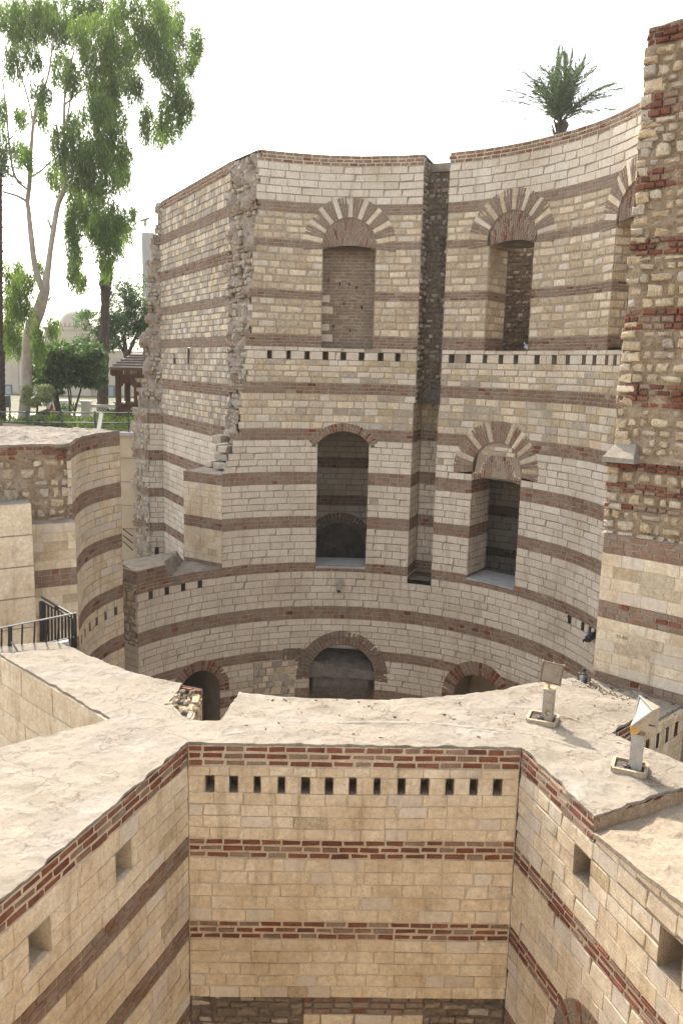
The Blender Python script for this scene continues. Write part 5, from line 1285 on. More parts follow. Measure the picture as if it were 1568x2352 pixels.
limb([(52, 1000, 30, EY), (56, 960, 27, EY), (62, 880, 23, EY), (63, 822, 24, EY), (72, 760, 30, EY), (90, 715, 28, EY), (104, 668, 22, EY), (108, 640, 15, EY), (116, 578, 12, EY), (124, 525, 12, EY), (134, 470, 11, EY+.2), (150, 425, 11, EY+.4), (148, 350, 7, EY+.5), (148, 260, 6, EY+.5), (152, 200, 5, EY+.4), (170, 120, 3.5, EY+.4)], 'trunk', par=euc)
limb([(100, 668, 16, EY), (82, 615, 13, EY-.1), (72, 540, 12, EY-.2), (66, 480, 10, EY-.3), (64, 463, 10, EY-.3), (69, 417, 10, EY-.4), (72, 350, 8, EY-.5), (79, 272, 6, EY-.6), (95, 225, 5, EY-.6), (112, 170, 4, EY-.7), (122, 90, 3, EY-.8)], par=euc)
limb([(62, 462, 7, EY-.3), (40, 450, 5, EY-.5), (6, 440, 4, EY-.8)], par=euc); limb([(66, 437, 5, EY-.3), (38, 410, 5, EY-.2), (25, 360, 4.5, EY), (16, 260, 4, EY), (6, 180, 3, EY)], par=euc)
limb([(75, 405, 5, EY-.4), (95, 392, 4, EY-.2), (118, 370, 3, EY)], par=euc); limb([(77, 280, 4, EY-.6), (62, 215, 3.5, EY-.5), (40, 150, 3, EY-.5), (20, 95, 2, EY-.4)], par=euc)
limb([(150, 300, 4, EY+.5), (172, 190, 4, EY+.8), (205, 130, 3, EY+1)], par=euc); limb([(150, 240, 4, EY+.5), (200, 200, 3.5, EY+1.2), (280, 170, 3, EY+1.6), (345, 110, 2.5, EY+1.8)], par=euc)
limb([(60, 425, 3, EY-.4), (30, 405, 3, EY), (0, 385, 2, EY)], par=euc); limb([(123, 540, 5, EY), (114, 512, 5, EY-.1), (110, 505, 5, EY-.1)], par=euc)
limb([(112, 690, 4, EY-.3), (118, 680, 3, EY-.5), (119, 670, 2, EY-.6)], par=euc); limb([(152, 425, 5, EY+.4), (175, 440, 4, EY+.6), (200, 470, 3, EY+.8), (210, 540, 2, EY+1)], par=euc)
limb([(80, 745, 5, EY), (50, 700, 4, EY-.6), (25, 650, 3, EY-1)], par=euc)
P_, D_, N_, L_, W_ = [], [], [], [], []
tw = MB()
for (x, y, rx, ry) in clumps:
    Y = EY+NPR.uniform(-1.6, 2.0); c = np.array(at(x, y, Y)); k = Y/1907
    if x < 60 and y > 600: Y = EY-.8
    rr = np.array([rx*k*.92, max(.45, min(1.3, .8*(rx+ry)*.5*k)), ry*k*.92])
    nst = int(270*rx*ry*k*k)+20
    a0 = ball_points(c+np.array([0, 0, .25*rr[2]]), rr, nst, .2)
    for q in a0:
        m = int(NPR.integers(14, 26)); ln = NPR.uniform(.35, .95)
        dr = np.array([NPR.normal(0, .16), NPR.normal(0, .16), -1.0]); t = np.sort(NPR.random(m))
        base = q+dr*(t*ln)[:, None]+NPR.normal(0, .045, (m, 3))
        P_.append(base); D_.append(unit(np.array([0, 0, -1.0])+NPR.normal(0, .38, (m, 3)))); N_.append(NPR.normal(size=(m, 3)))
        L_.append(NPR.uniform(.12, .24, m)); W_.append(NPR.uniform(.022, .036, m))
leaf_object('foliage', np.concatenate(P_), np.concatenate(D_), np.concatenate(N_), np.concatenate(L_), np.concatenate(W_), M['euc_leaf'], euc, True)

# ---- palms
def frond_mesh(L, n, droop, wid, seed, lw=.03):
    rr = np.random.default_rng(seed); mb = MB()
    pts = []; 
    for i in range(13):
        t = i/12; pts.append(Vector((L*t*(1-.12*t*droop), 0, -droop*L*.34*t**2.2)))
    mb.tube(pts, [lerp(.022, .004, i/12) for i in range(13)], 4)
    for i in range(n):
        t = .14+.86*i/n; f = t*12; j = min(int(f), 11); p = pts[j].lerp(pts[j+1], f-j); d = (pts[j+1]-pts[j]).normalized()
        for sd in (-1, 1):
            l = wid*(math.sin(math.pi*min(1, t*.92+.1))**.6)*rr.uniform(.8, 1.1); up = Vector((0, 0, 1))
            dirv = (d*.75+Vector((0, sd, 0))*.75+up*rr.uniform(-.35, .75)).normalized(); side = dirv.cross(up).normalized()*lw*.5
            a = p+dirv*l; a.z -= l*.12
            mb.poly([p-side*.6, p+dirv*l*.5-side, a, p+dirv*l*.5+side])
    me_o = mb.build('frond', M['palm_leaf']); return me_o
def palm_crown(t, top, count, L, els, seed, wid=.38, n=46, drp=1.0):
    rr = random.Random(seed); protos = []
    for k in range(count):
        el = els(k, rr); az = k*2.399+rr.uniform(-.3, .3)
        if k < 4: o = frond_mesh(L*rr.uniform(.85, 1.1), n, (.35+.35*k/3)*drp, wid, seed+k, .034); protos.append(o)
        else: o = protos[k % 4].copy(); COL.objects.link(o)
        o.parent = t; o.matrix_basis = Matrix.Translation(Vector(top)-t.location) @ Matrix.Rotation(az, 4, 'Z') @ Matrix.Rotation(-el, 4, 'Y') @ Matrix.Rotation(rr.uniform(-.4, .4), 4, 'X') @ Matrix.Scale(rr.uniform(.82, 1.08), 4)
pt = empty('palm_tree', at(1286, 320, 29), 'young date palm rising behind the top of the curved tower wall', 'palm tree'); pt.location.z = GZ
cp = at(1286, 282, 29)
mb = MB(); zz = np.linspace(GZ, cp.z, 40); mb.tube([(cp.x+.05*math.sin(z), cp.y, z) for z in zz], [.17+.035*(i % 2) for i in range(40)], 10); mb.build('trunk', M['bark_dark'], pt)
for k in range(14):
    a = k*2.399; mb = MB(); b0_ = cp+Vector((.14*math.cos(a), .14*math.sin(a), -.5+.02*k)); mb.bar(b0_, b0_+Vector((.14*math.cos(a), .14*math.sin(a), .32)), .07, .03); mb.build('leaf_base', M['bark_dark'], pt)
palm_crown(pt, cp, 43, 2.25, lambda k, rr: R(88-58*(k/42)+rr.uniform(-6, 6)) if k < 43 else R(12), 3, .38, 58, 1.7)
p2 = empty('palm_tree', at(240, 985, 38), 'palm with thick dark trunk half hidden by hanging eucalyptus leaves', 'palm tree'); p2.location.z = GZ
b_, t_ = at(234, 1000, 38), at(245, 600, 38); mb = MB(); n = 60
mb.tube([b_.lerp(t_, i/n)+Vector((.02*math.sin(i*1.7), 0, 0)) for i in range(n+1)], [lerp(.27, .19, min(1, i/46))*(1+.05*(i % 2))+(.11*max(0, (i-46)/14)) for i in range(n+1)], 12); mb.build('trunk', M['bark_dark'], p2)
for k in range(26):
    a = k*2.399; z = b_.lerp(t_, .78+.2*k/26); d = Vector((math.cos(a), math.sin(a), 0)); mb = MB(); mb.bar(z+d*.2, z+d*.36+Vector((0, 0, .26)), .10, .04); mb.build('leaf_base', M['bark_dark'], p2)
palm_crown(p2, t_+Vector((0, 0, .9)), 16, 1.7, lambda k, rr: R(60-k*7), 9, .34, 40)
p3 = empty('palm_tree', at(0, 985, 33), 'dark shaggy palm trunk cut by the left picture edge', 'palm tree'); p3.location.z = GZ
b_, t_ = at(-2, 1000, 33), at(-6, 380, 33); mb = MB(); n = 90
mb.tube([b_.lerp(t_, i/n) for i in range(n+1)], [(.24 if i < 30 else .17)*(1+.08*(i % 2)) for i in range(n+1)], 12); mb.build('trunk', M['bark_dark'], p3)
for k in range(60):
    a = k*2.399; z = b_.lerp(t_, .3+.68*k/60); d = Vector((math.cos(a), math.sin(a), 0)); mb = MB(); mb.bar(z+d*.14, z+d*.25+Vector((0, 0, .12)), .07, .03); mb.build('leaf_base', M['bark_dark'], p3)
palm_crown(p3, t_, 14, 1.8, lambda k, rr: R(60-k*7), 14, .34, 40)

# ---- broadleaf trees and shrubs
def tree(name, label, cat, trunk, clumps, Y, mat, n_per, size, group=None, flat=0.3, hang=.2, depth=.8):
    x0, y0 = trunk[0][0][0], trunk[0][0][1]
    t = empty(name, at(x0, y0, Y), label, cat, group); t.location.z = GZ
    for i, l in enumerate(trunk): limb([(x, y, w, Y) for x, y, w in l], 'trunk' if i == 0 else 'limb', 'bark_dark', t, 7)
    P, D, N, L_, W_ = [], [], [], [], []
    for (x, y, rx, ry) in clumps:
        k = Y/1907; c = np.array(at(x, y, Y+NPR.uniform(-depth, depth))); r = np.array([rx*k, max(.35, (rx+ry)*.5*k*.8), ry*k])
        m = int(n_per*rx*ry*k*k)+40; q = ball_points(c, r, m, .35); out = unit(q-c)
        P.append(q); D.append(unit(out*.6+NPR.normal(0, .7, (m, 3))+np.array([0, 0, -hang]))); N.append(unit(NPR.normal(0, 1, (m, 3))+np.array([0, 0, 1/flat*.3])))
        L_.append(NPR.uniform(.7, 1.3, m)*size[0]); W_.append(NPR.uniform(.7, 1.3, m)*size[1])
    leaf_object('crown', np.concatenate(P), np.concatenate(D), np.concatenate(N), np.concatenate(L_), np.concatenate(W_), M[mat], t, True)
    return t
def jit_clumps(lst, k, f):
    out = []
    for x, y, rx, ry in lst:
        for _ in range(k): out.append((x+RNG.uniform(-1, 1)*rx, y+RNG.uniform(-1, 1)*ry, rx*f*RNG.uniform(.7, 1.2), ry*f*RNG.uniform(.6, 1.0)))
    return out
tree('feathery_tree', 'dark feathery tree between the palm trunk and the ragged wall', 'tree', [[(292, 990, 14), (293, 840, 13), (290, 815, 12), (285, 770, 9)], [(292, 820, 10), (305, 790, 8), (318, 760, 5)], [(288, 812, 8), (268, 780, 6), (255, 750, 4)]],
     jit_clumps([(280, 730, 40, 50), (225, 745, 38, 26), (270, 700, 30, 50), (310, 680, 34, 40), (335, 700, 26, 60), (300, 745, 60, 40), (220, 775, 40, 20), (260, 785, 40, 18), (330, 765, 25, 30), (205, 720, 14, 8)], 8, .5), 44, 'feather_leaf', 1500, (.20, .045), flat=.2, hang=.25)
tree('broadleaf_tree', 'left of two small dark glossy trees, on a slanting thick trunk', 'tree', [[(139, 992, 20), (135, 950, 15), (128, 905, 13), (125, 870, 9)], [(128, 905, 8), (115, 870, 6), (100, 845, 4)]],
     jit_clumps([(110, 830, 34, 34), (90, 860, 20, 26), (130, 860, 34, 24), (115, 800, 30, 12), (120, 885, 34, 12)], 8, .5), 35.2, 'dark_leaf', 700, (.26, .09))
tree('broadleaf_tree', 'right of two small dark glossy trees, on thin slanting stems', 'tree', [[(164, 985, 5), (175, 935, 4.5), (186, 895, 4), (192, 870, 3)], [(162, 985, 4), (160, 920, 4), (155, 880, 3)], [(164, 930, 3), (163, 900, 3), (158, 880, 2)]],
     jit_clumps([(190, 830, 36, 30), (165, 850, 24, 26), (215, 850, 22, 30), (200, 870, 30, 18), (175, 805, 24, 14), (205, 805, 26, 12)], 8, .5), 35.4, 'dark_leaf', 700, (.26, .09))
tree('topiary_bush', 'pale variegated bush clipped into a ball on a stem', 'bush', [[(87, 985, 5), (86, 950, 5), (87, 925, 4)]], jit_clumps([(89, 909, 28, 20)], 26, .42), 33, 'pale_leaf', 5200, (.075, .045), hang=0, depth=.25)
tree('topiary_bush', 'pale variegated bush clipped low and round under the ball bush', 'bush', [[(82, 1000, 5), (82, 980, 4)]], jit_clumps([(80, 968, 30, 15)], 26, .42), 32.6, 'pale_leaf', 5200, (.075, .045), hang=0, depth=.25)
tree('round_bush', 'small round dark bush in front of the white lattice wall', 'bush', [[(157, 960, 4), (157, 950, 3)]], jit_clumps([(157, 938, 13, 9)], 9, .5), 36.2, 'dark_leaf', 1500, (.08, .05), hang=0, depth=.25)
tree('box_hedge', 'dark clipped hedge beside the wooden kiosk', 'hedge', [[(265, 975, 4), (265, 965, 3)]], jit_clumps([(258, 950, 10, 10), (273, 950, 10, 10)], 12, .5), 36.2, 'dark_leaf', 1500, (.08, .05), hang=0, depth=.4)
tree('spiky_plant', 'small spiky plant with upright leaves behind the railing', 'plant', [[(123, 1000, 4), (123, 985, 3)]], [(123, 972, 9, 12)], 32.4, 'hedge_leaf', 1500, (.45, .05), hang=-.6, depth=.1)
# low flowering ground cover behind the fence, one mass
Pq = np.column_stack([NPR.uniform(-16, -7.0, 16000), NPR.uniform(31.6, 35.5, 16000), NPR.uniform(GZ, GZ+.42, 16000)])
dens = np.array([mnoise.noise(Vector((p[0]*.7, p[1]*.7, 3))) for p in Pq]); Pq = Pq[(dens > -.12) & ((Pq[:, 0] > -12.3) | (Pq[:, 2] < GZ+.3))]; n = len(Pq)
leaf_object('ground_cover', Pq, unit(NPR.normal(0, .6, (n, 3))+np.array([0, 0, .5])), NPR.normal(size=(n, 3)), NPR.uniform(.07, .15, n), NPR.uniform(.03, .06, n), M['hedge_leaf'], None, True)
mb = MB(); mb.poly([(-30, 34.2, GZ+.006), (-12.6, 34.2, GZ+.006), (-12.6, 41, GZ+.006), (-30, 41, GZ+.006)]); tag(mb.build('path', M['path_pale']), kind='structure')

# ---- fence at the edge of the garden
fe = empty('iron_fence', (-9.5, 31.25, GZ), 'thin black two rail iron fence along the garden edge', 'fence')
def fp(x, y): return at(x, y, 31.25)
xs = [-14, 65, 144, 220, 297, 372]
for x in xs:
    a = fp(x, 1000); b = fp(x, 944); b.x = a.x; mb = MB(); mb.bar((a.x, a.y, GZ), b, .055); mb.build('post', M['dark_green_iron'], fe)
for y0, y1 in ((946, 949), (969.5, 972)):
    a, b = fp(-40, y0), fp(372, y1); mb = MB(); mb.tube([a, b], .026, 6); mb.build('rail', M['dark_green_iron'], fe)
mb = MB(); mb.tube([fp(30, 972), fp(56, 996)], .018, 5); mb.build('stay', M['dark_green_iron'], fe)
lb = empty('plank', at(230, 985, 31.1), 'pale plank leaning against the iron fence', 'plank'); mb = MB(); mb.bar(at(227, 989, 30.98), at(233.5, 949, 31.17), .16, .035); mb.build('board', M['white_paint'], lb)

# ---- lattice wall
lw = empty('lattice_wall', at(215, 960, 37), 'low cream wall with posts and diamond lattice panels', 'low wall'); lw['kind'] = 'thing'
LY = 37.0; zt_, zb_ = at(200, 930, LY).z, GZ
px_ = [at(x, 940, LY).x for x in (120, 149, 199, 276, 320)]
for x in px_:
    mb = MB(); mb.box((x, LY, (zt_+.12+zb_)/2), (.36, .36, zt_+.12-zb_)); o = mb.build('post', M['white_paint'], lw)
    mb = MB(); mb.box((x, LY, zt_+.15), (.46, .46, .07)); mb.build('post_cap', M['white_paint'], lw)
for a, b in zip(px_, px_[1:]):
    mb = MB(); mb.box(((a+b)/2, LY, zt_-.03), (b-a-.36, .16, .12)); mb.build('top_rail', M['white_paint'], lw)
    mb = MB(); mb.box(((a+b)/2, LY, zb_+.1), (b-a-.36, .16, .2)); mb.build('plinth', M['white_paint'], lw)
    n = int((b-a)/.13); mb = MB(); h = zt_-.09-zb_-.2
    for i in range(-5, n):
        for sgn in (1, -1):
            u0, u1 = a+.18+i*.13, a+.18+i*.13+h; z0_, z1_ = zb_+.2, zb_+.2+h
            c0_, c1_ = max(u0, a+.18), min(u1, b-.18)
            if c1_-c0_ < .02: continue
            f = lambda u: (z0_+(u-u0)) if sgn > 0 else (z1_-(u-u0))
            mb.bar((c0_, LY+.02*sgn, f(c0_)), (c1_, LY+.02*sgn, f(c1_)), .03, .012)
    mb.build('lattice', M['white_paint'], lw)['kind'] = 'stuff'

# ---- wooden kiosk
KY = 35.0
kc = at(306, 985, KY); kw, kd = 1.35, 1.35
ki = empty('kiosk', (kc.x+.35, KY+.6, GZ), 'carved brown wooden kiosk with a low hipped roof beside the ragged wall', 'kiosk')
xl = at(266, 900, KY).x; xr = xl+1.75; ez = at(262, 845, KY).z; eb = at(262, 858, KY).z; fz = GZ
for x in (xl+.1, xr-.1):
    for y in (KY, KY+1.6): mb = MB(); mb.box((x, y, (eb+fz)/2), (.17, .17, eb-fz)); mb.build('post', M['wood'], ki)
ox = at(255, 840, KY).x-xl
mb = MB(); x0, x1, y0, y1 = xl+ox, xr-ox, KY+ox, KY+1.6-ox
mb.box(((x0+x1)/2, (y0+y1)/2, ez-.03), (x1-x0, y1-y0, .12)); mb.build('eave', M['wood'], ki)
mb = MB(); nb_ = 26
for i in range(nb_):
    x = lerp(x0+.03, x1-.03, i/(nb_-1)); mb.box((x, y0+.03, ez-.19), (.05, .03, .2)); mb.box((x, y1-.03, ez-.19), (.05, .03, .2))
    y = lerp(y0+.03, y1-.03, i/(nb_-1)); mb.box((x0+.03, y, ez-.19), (.03, .05, .2)); mb.box((x1-.03, y, ez-.19), (.03, .05, .2))
mb.build('valance', M['wood'], ki)['kind'] = 'stuff'
mb = MB(); mb.box(((x0+x1)/2, (y0+y1)/2, ez-.31), (x1-x0-.1, y1-y0-.1, .05)); mb.build('valance_rail', M['wood'], ki)
zr = at(325, 818, KY).z+.15; cxk, cyk = (x0+x1)/2, (y0+y1)/2; c4 = [(x0, y0, ez+.03), (x1, y0, ez+.03), (x1, y1, ez+.03), (x0, y1, ez+.03)]; rg = [(cxk-.3, cyk, zr), (cxk+.3, cyk, zr)]
M['roof_board'] = flat_mat('roof_boards', (.30, .26, .22), .8, 0, .25, 5)
mb = MB(); mb.poly([c4[0], c4[1], rg[1], rg[0]]); mb.poly([c4[1], c4[2], rg[1]]); mb.poly([c4[2], c4[3], rg[0], rg[1]]); mb.poly([c4[3], c4[0], rg[0]]); rf = mb.build('roof', M['roof_board'], ki)
for i in range(5):
    t = .12+.17*i; a = Vector(c4[0]).lerp(Vector(rg[0]), t); b = Vector(c4[1]).lerp(Vector(rg[1]), t); mb = MB(); mb.bar(a+Vector((0, -.02, .02)), b+Vector((0, -.02, .02)), .04); o = mb.build('batten', M['wood'], None); o.parent = rf; o.location = (0, 0, 0)
def arch_panel(x0, x1, y, zb, zt, thick=.06):
    mb = MB(); c = (x0+x1)/2; r = (x1-x0)/2-.12; zc = zt-.35-r; n = 14; o_ = []
    for i in range(n+1): a = math.pi*i/n; w = 1+.07*math.sin(a*7); o_.append((c-math.cos(a)*r*w, zc+math.sin(a)*r*w))
    for dy in (0, thick):
        mb.poly([(x0, y+dy, zc), (o_[0][0], y+dy, zc), (o_[0][0], y+dy, zt), (x0, y+dy, zt)]); mb.poly([(o_[-1][0], y+dy, zc), (x1, y+dy, zc), (x1, y+dy, zt), (o_[-1][0], y+dy, zt)])
        for a, b in zip(o_, o_[1:]): mb.poly([(a[0], y+dy, a[1]), (b[0], y+dy, b[1]), (b[0], y+dy, zt), (a[0], y+dy, zt)])
    for a, b in zip(o_, o_[1:]): mb.poly([(a[0], y, a[1]), (a[0], y+thick, a[1]), (b[0], y+thick, b[1]), (b[0], y, b[1])])
    for xx in (x0+.06, x1-.06): mb.box((xx, y+thick/2, (zb+zc)/2), (.12, thick, zc-zb))
    return mb
for y in (KY+.02, KY+1.52):
    for k in range(2):
        w = (xr-xl-.2)/2; arch_panel(xl+.1+k*w, xl+.1+(k+1)*w, y, fz+.9, eb-.02).build('arch_screen', M['wood'], ki)
for y in (KY, KY+1.55):
    mb = MB(); mb.box(((xl+xr)/2, y, fz+.85), (xr-xl, .2, .07)); mb.build('counter', M['wood'], ki)
    mb = MB(); mb.box(((xl+xr)/2, y+.03, fz+.42), (xr-xl-.1, .06, .78)); mb.build('front_panel', M['wood'], ki)

# ---- building with a dome
BY = 62.0
bd_ = empty('domed_building', at(143, 930, BY), 'beige building with a small grey dome behind the trees', 'building')
bz = GZ; wt = at(143, 752, BY).z; x0 = at(-60, 850, BY).x; x1 = at(420, 850, BY).x
mx0, mx1 = at(97, 800, BY).x, at(200, 800, BY).x; wz_ = at(30, 800, BY).z
mb = MB(); mb.box(((x0+x1)/2, BY+5, (wz_+bz)/2), (x1-x0, 8, wz_-bz)); mb.build('wall', M['facade'], bd_)
mb = MB(); mb.box(((mx0+mx1)/2, BY+3.2, (wt+bz)/2), (mx1-mx0, 5.2, wt-bz)); mb.build('wall', M['facade'], bd_)
for z, h, o in ((wt-.05, .16, .22), (wt-.75, .10, .1), (wt-1.15, .10, .1), (wt-1.6, .08, .08), (wt-2.4, .08, .08)):
    mb = MB(); mb.box(((mx0+mx1)/2, BY+3.2, z), (mx1-mx0+o, 5.2+o, h)); mb.build('cornice', M['facade_trim'], bd_)
for z in (wz_-.05, wz_-.5, bz+2.6, bz+.6):
    mb = MB(); mb.box(((x0+x1)/2, BY+5, z), (x1-x0+.2, 8.2, .12)); mb.build('cornice', M['facade_trim'], bd_)
x = x0+.6
while x < x1:
    if not (mx0-.6 < x < mx1+.6): mb = MB(); mb.box((x, BY+.97, (wz_+bz)/2), (.55, .12, wz_-bz-.2)); mb.build('pilaster', M['facade_trim'], bd_)
    x += 2.05
dx, dr_ = at(143, 745, BY).x, 34*BY/1907
mb = MB(); prof = [(1.06, -.35), (1.06, -.02), (1.0, 0)]+[(math.cos(a), math.sin(a)*1.08) for a in np.linspace(.08, math.pi/2-.06, 12)]+[(.05, 1.09), (.06, 1.14), (.03, 1.2), (.001, 1.25)]
dz = at(143, 744, BY).z; b = len(mb.v); ns = 32
for i, (r, z) in enumerate(prof):
    for k in range(ns): a = 2*math.pi*k/ns; mb.v.append((dx+r*dr_*math.cos(a), BY+3+r*dr_*math.sin(a), dz+z*dr_))
for i in range(len(prof)-1):
    for k in range(ns): k2 = (k+1) % ns; mb.f.append((b+i*ns+k, b+i*ns+k2, b+(i+1)*ns+k2, b+(i+1)*ns+k)); mb.m.append(0)
M['dome_warm'] = flat_mat('dome_plaster', (.40, .35, .28), .85, 0, .08, .6)
dm = mb.build('dome', M['dome_warm'], bd_, smooth=True)
for k in range(22):
    a = 2*math.pi*k/22; mb = MB(); mb.box((dx+1.1*dr_*math.cos(a), BY+3+1.1*dr_*math.sin(a), dz-.2*0+.02), (.14, .14, .2)); mb.build('crenel', M['facade_trim'], bd_)
for (xa, xb, ya, yb) in ((7, 27, 887, 930), (249, 262, 889, 930), (-25, -8, 887, 930), (330, 345, 889, 930)):
    a, b = at(xa, ya, BY+.9), at(xb, yb, BY+.9); mb = MB(); c = (a+b)/2; w, h = abs(b.x-a.x), abs(a.z-b.z)
    f = MB(); f.box((c.x, BY+.93, c.z), (w+.26, .1, h+.26)); f = f.build('window', M['slate'], bd_)
    mb.box((c.x, BY+.9, c.z), (w, .08, h)); o = mb.build('pane', M['pane'], f); o.location = (0, 0, 0)

# ---- grey tower with a floodlight, right of the trees
tp_ = empty('plain_tower', at(334, 900, 52), 'plain grey rectangular tower behind the ragged wall edge', 'tower')
a, b = at(325.5, 534, 52), at(360, 900, 52); mb = MB(); mb.box(((a.x+b.x)/2, 53, (a.z+GZ)/2), (b.x-a.x, 2, a.z-GZ)); mb.build('shaft', M['dome_grey'], tp_)
fl2 = empty('floodlight', at(334, 534, 52), 'flat lamp on a short mast on top of the grey tower', 'floodlight')
mb = MB(); mb.bar(at(334, 534, 52.2), at(334, 513, 52.2), .07); mb.build('mast', M['lamp_tan'], fl2)
mb = MB(); mb.bar(at(333, 520, 52.2), at(335, 505, 52.2), .22, .12); mb.build('bracket', M['lamp_tan'], fl2)
mb = MB(); mb.bar(at(323, 508, 52.2), at(343.5, 501, 52.2), .3, .09); mb.build('lamp_head', M['lamp_tan'], fl2)

# ---- cabinet, bin, person
cbx = empty('electric_cabinet', at(16, 985, 33.5), 'grey green metal cabinet on legs at the left edge of the garden', 'cabinet'); cbx.location.z = GZ
a, b = at(9, 909, 33.5), at(22, 936, 33.5); mb = MB(); mb.box(((a.x+b.x)/2, 33.6, (a.z+b.z)/2), (b.x-a.x, .18, a.z-b.z)); M['cab'] = flat_mat('cabinet_grey', (.13, .15, .14), .5, 0, .1); mb.build('cabinet_box', M['cab'], cbx)
mb = MB(); z = at(9, 905, 33.5).z; mb.tube([(a.x-.05, 33.5, z), (b.x-.02, 33.5, z), (b.x+.03, 33.5, z-.06), (b.x+.03, 33.5, GZ)], .02, 6); mb.build('frame', M['grey_iron'], cbx)
for x in (a.x+.03, b.x-.03): mb = MB(); mb.bar((x, 33.6, b.z), (x-.05, 33.6, GZ), .03); mb.build('leg', M['twig'], cbx)
lbn = empty('litter_bin', at(302, 975, 38), 'small dark green bin seen through the kiosk', 'bin'); lbn.location.z = GZ
mb = MB(); c = at(302, 942, 38); mb.tube([(c.x, 38, GZ), (c.x, 38, GZ+.75), (c.x, 38, GZ+.78), (c.x, 38, GZ+.86)], [.16, .2, .22, .12], 12); M['bin'] = flat_mat('bin_green', (.02, .06, .045), .5); mb.build('bin_body', M['bin'], lbn)
M['skin'] = flat_mat('skin', (.22, .13, .09), .6, 0, .1); M['red_cloth'] = flat_mat('red_cloth', (.42, .02, .03), .85, 0, .1); M['white_cloth'] = flat_mat('white_cloth', (.70, .68, .66), .85, 0, .08); M['dark_cloth'] = flat_mat('dark_cloth', (.02, .022, .028), .85, 0, .2); M['hair'] = flat_mat('hair', (.012, .01, .009), .6)
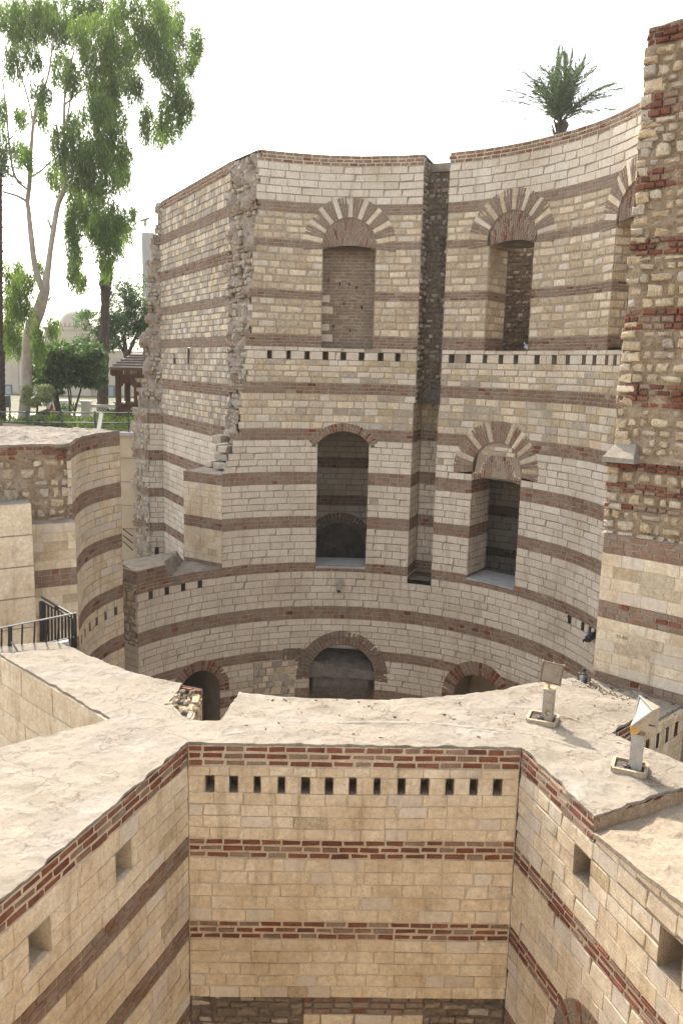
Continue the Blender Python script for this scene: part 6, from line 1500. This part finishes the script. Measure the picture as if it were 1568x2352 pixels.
def person(loc, yaw):
    t = empty('person', loc, 'person in a red and white top and dark trousers sitting in the garden', 'person', rz=yaw)
    J = dict(pel=(0, 0, .44), spine=(0, .03, .64), chest=(0, .0, .86), neck=(0, -.02, .99), head0=(0, -.04, 1.08), head1=(0, -.05, 1.20), hl=(.10, -.08, .43), kl=(.12, -.46, .48), fl=(.12, -.74, .10), tl=(.12, -.88, .05), hr=(-.10, -.08, .43), kr=(-.12, -.44, .50), fr=(-.13, -.60, .10), tr=(-.13, -.74, .05),
             sl=(.18, 0, .91), el=(.25, -.06, .65), wl=(.19, -.28, .55), xl=(.17, -.36, .53), sr=(-.18, 0, .91), er=(-.25, -.06, .65), wr=(-.19, -.28, .56), xr=(-.17, -.36, .54))
    rad = dict(pel=.13, spine=.125, chest=.14, neck=.055, head0=.085, head1=.09, hl=.095, kl=.06, fl=.042, tl=.035, hr=.095, kr=.06, fr=.042, tr=.035, sl=.062, el=.045, wl=.032, xl=.035, sr=.062, er=.045, wr=.032, xr=.035)
    E_ = [('pel', 'spine'), ('spine', 'chest'), ('chest', 'neck'), ('neck', 'head0'), ('head0', 'head1'), ('pel', 'hl'), ('hl', 'kl'), ('kl', 'fl'), ('fl', 'tl'), ('pel', 'hr'), ('hr', 'kr'), ('kr', 'fr'), ('fr', 'tr'), ('chest', 'sl'), ('sl', 'el'), ('el', 'wl'), ('wl', 'xl'), ('chest', 'sr'), ('sr', 'er'), ('er', 'wr'), ('wr', 'xr')]
    def skin(nm, keys, infl, mat, cut=None):
        ks = [k for k in J if k in keys]; me = bpy.data.meshes.new(nm); me.from_pydata([cut.get(k, J[k]) if cut else J[k] for k in ks], [(ks.index(a), ks.index(b)) for a, b in E_ if a in ks and b in ks], [])
        o = bpy.data.objects.new(nm, me); COL.objects.link(o); o.parent = t; m = o.modifiers.new('s', 'SKIN')
        for v, k in zip(me.skin_vertices[0].data, ks): v.radius = (rad[k]+infl, rad[k]+infl)
        me.skin_vertices[0].data[0].use_root = True; o.modifiers.new('u', 'SUBSURF').levels = 1; me.materials.append(mat); return o
    skin('body', J.keys(), 0, M['skin'])
    skin('shirt', ['pel', 'spine', 'chest', 'sl', 'el', 'sr', 'er'], .018, M['red_cloth'])
    skin('sleeves', ['chest', 'sl', 'el', 'sr', 'er'], .024, M['white_cloth'], dict(chest=(0, 0, .92)))
    skin('trousers', ['pel', 'hl', 'kl', 'fl', 'hr', 'kr', 'fr'], .02, M['dark_cloth'])
    bm = bmesh.new(); bmesh.ops.create_uvsphere(bm, u_segments=12, v_segments=8, radius=.112); me = bpy.data.meshes.new('hair'); bm.to_mesh(me); bm.free(); o = bpy.data.objects.new('hair', me); COL.objects.link(o); o.parent = t; o.location = (0, -.005, 1.19); o.scale = (.92, 1.05, .95); me.materials.append(M['hair'])
pp_ = at(116, 960, 33.8); person((pp_.x, 33.8, GZ), R(-75))
st_ = empty('bench_block', (pp_.x, 33.8, GZ), 'low stone block the person in red sits on', 'stone block'); mb = MB(); mb.box((pp_.x, 33.8, GZ+.16), (.5, .4, .32)); mb.build('block', M['cement'], st_)

# ---- litter of droppings, twigs and chips on the walkway near the pier
mb = MB()
for i in range(330):
    if i < 260: x, y, z = RNG.gauss(4.2, .45), RNG.gauss(11.75, .42), -4.77
    else: x, y, z = RNG.uniform(-1.5, 3.6), RNG.uniform(9.6, 10.8), ZT+.015
    if i < 260 and (y > 12.45-.9*(x-4.1) or y < 11.1 and x > 4.4 or x < 3.5): continue
    z = wz(x, y)+.012 if i >= 260 or x < 4.25 else z+.0
    s = RNG.uniform(.006, .02); a = RNG.uniform(0, 6.28); l = s*RNG.uniform(1, 4)
    mb.box((x, y, z), (l, s, s*.6), RNG.randrange(3), rz=a)
dbr = mb.build('debris', [M['dirt'], M['twig'], M['grey_stone']]); dbr['kind'] = 'stuff'

# ---- dusty air over the whole place
hm = bpy.data.materials.new('dusty_air'); hm.use_nodes = True; hn = hm.node_tree.nodes; hn.clear()
ho = hn.new('ShaderNodeOutputMaterial'); pv = hn.new('ShaderNodeVolumePrincipled'); pv.inputs['Color'].default_value = (.97, .96, .93, 1); pv.inputs['Density'].default_value = .0005; pv.inputs['Anisotropy'].default_value = .35
hm.node_tree.links.new(pv.outputs[0], ho.inputs['Volume'])
mb = MB(); mb.box((0, 170, 5), (1000, 480, 34.2)); tag(mb.build('haze', hm), kind='stuff')
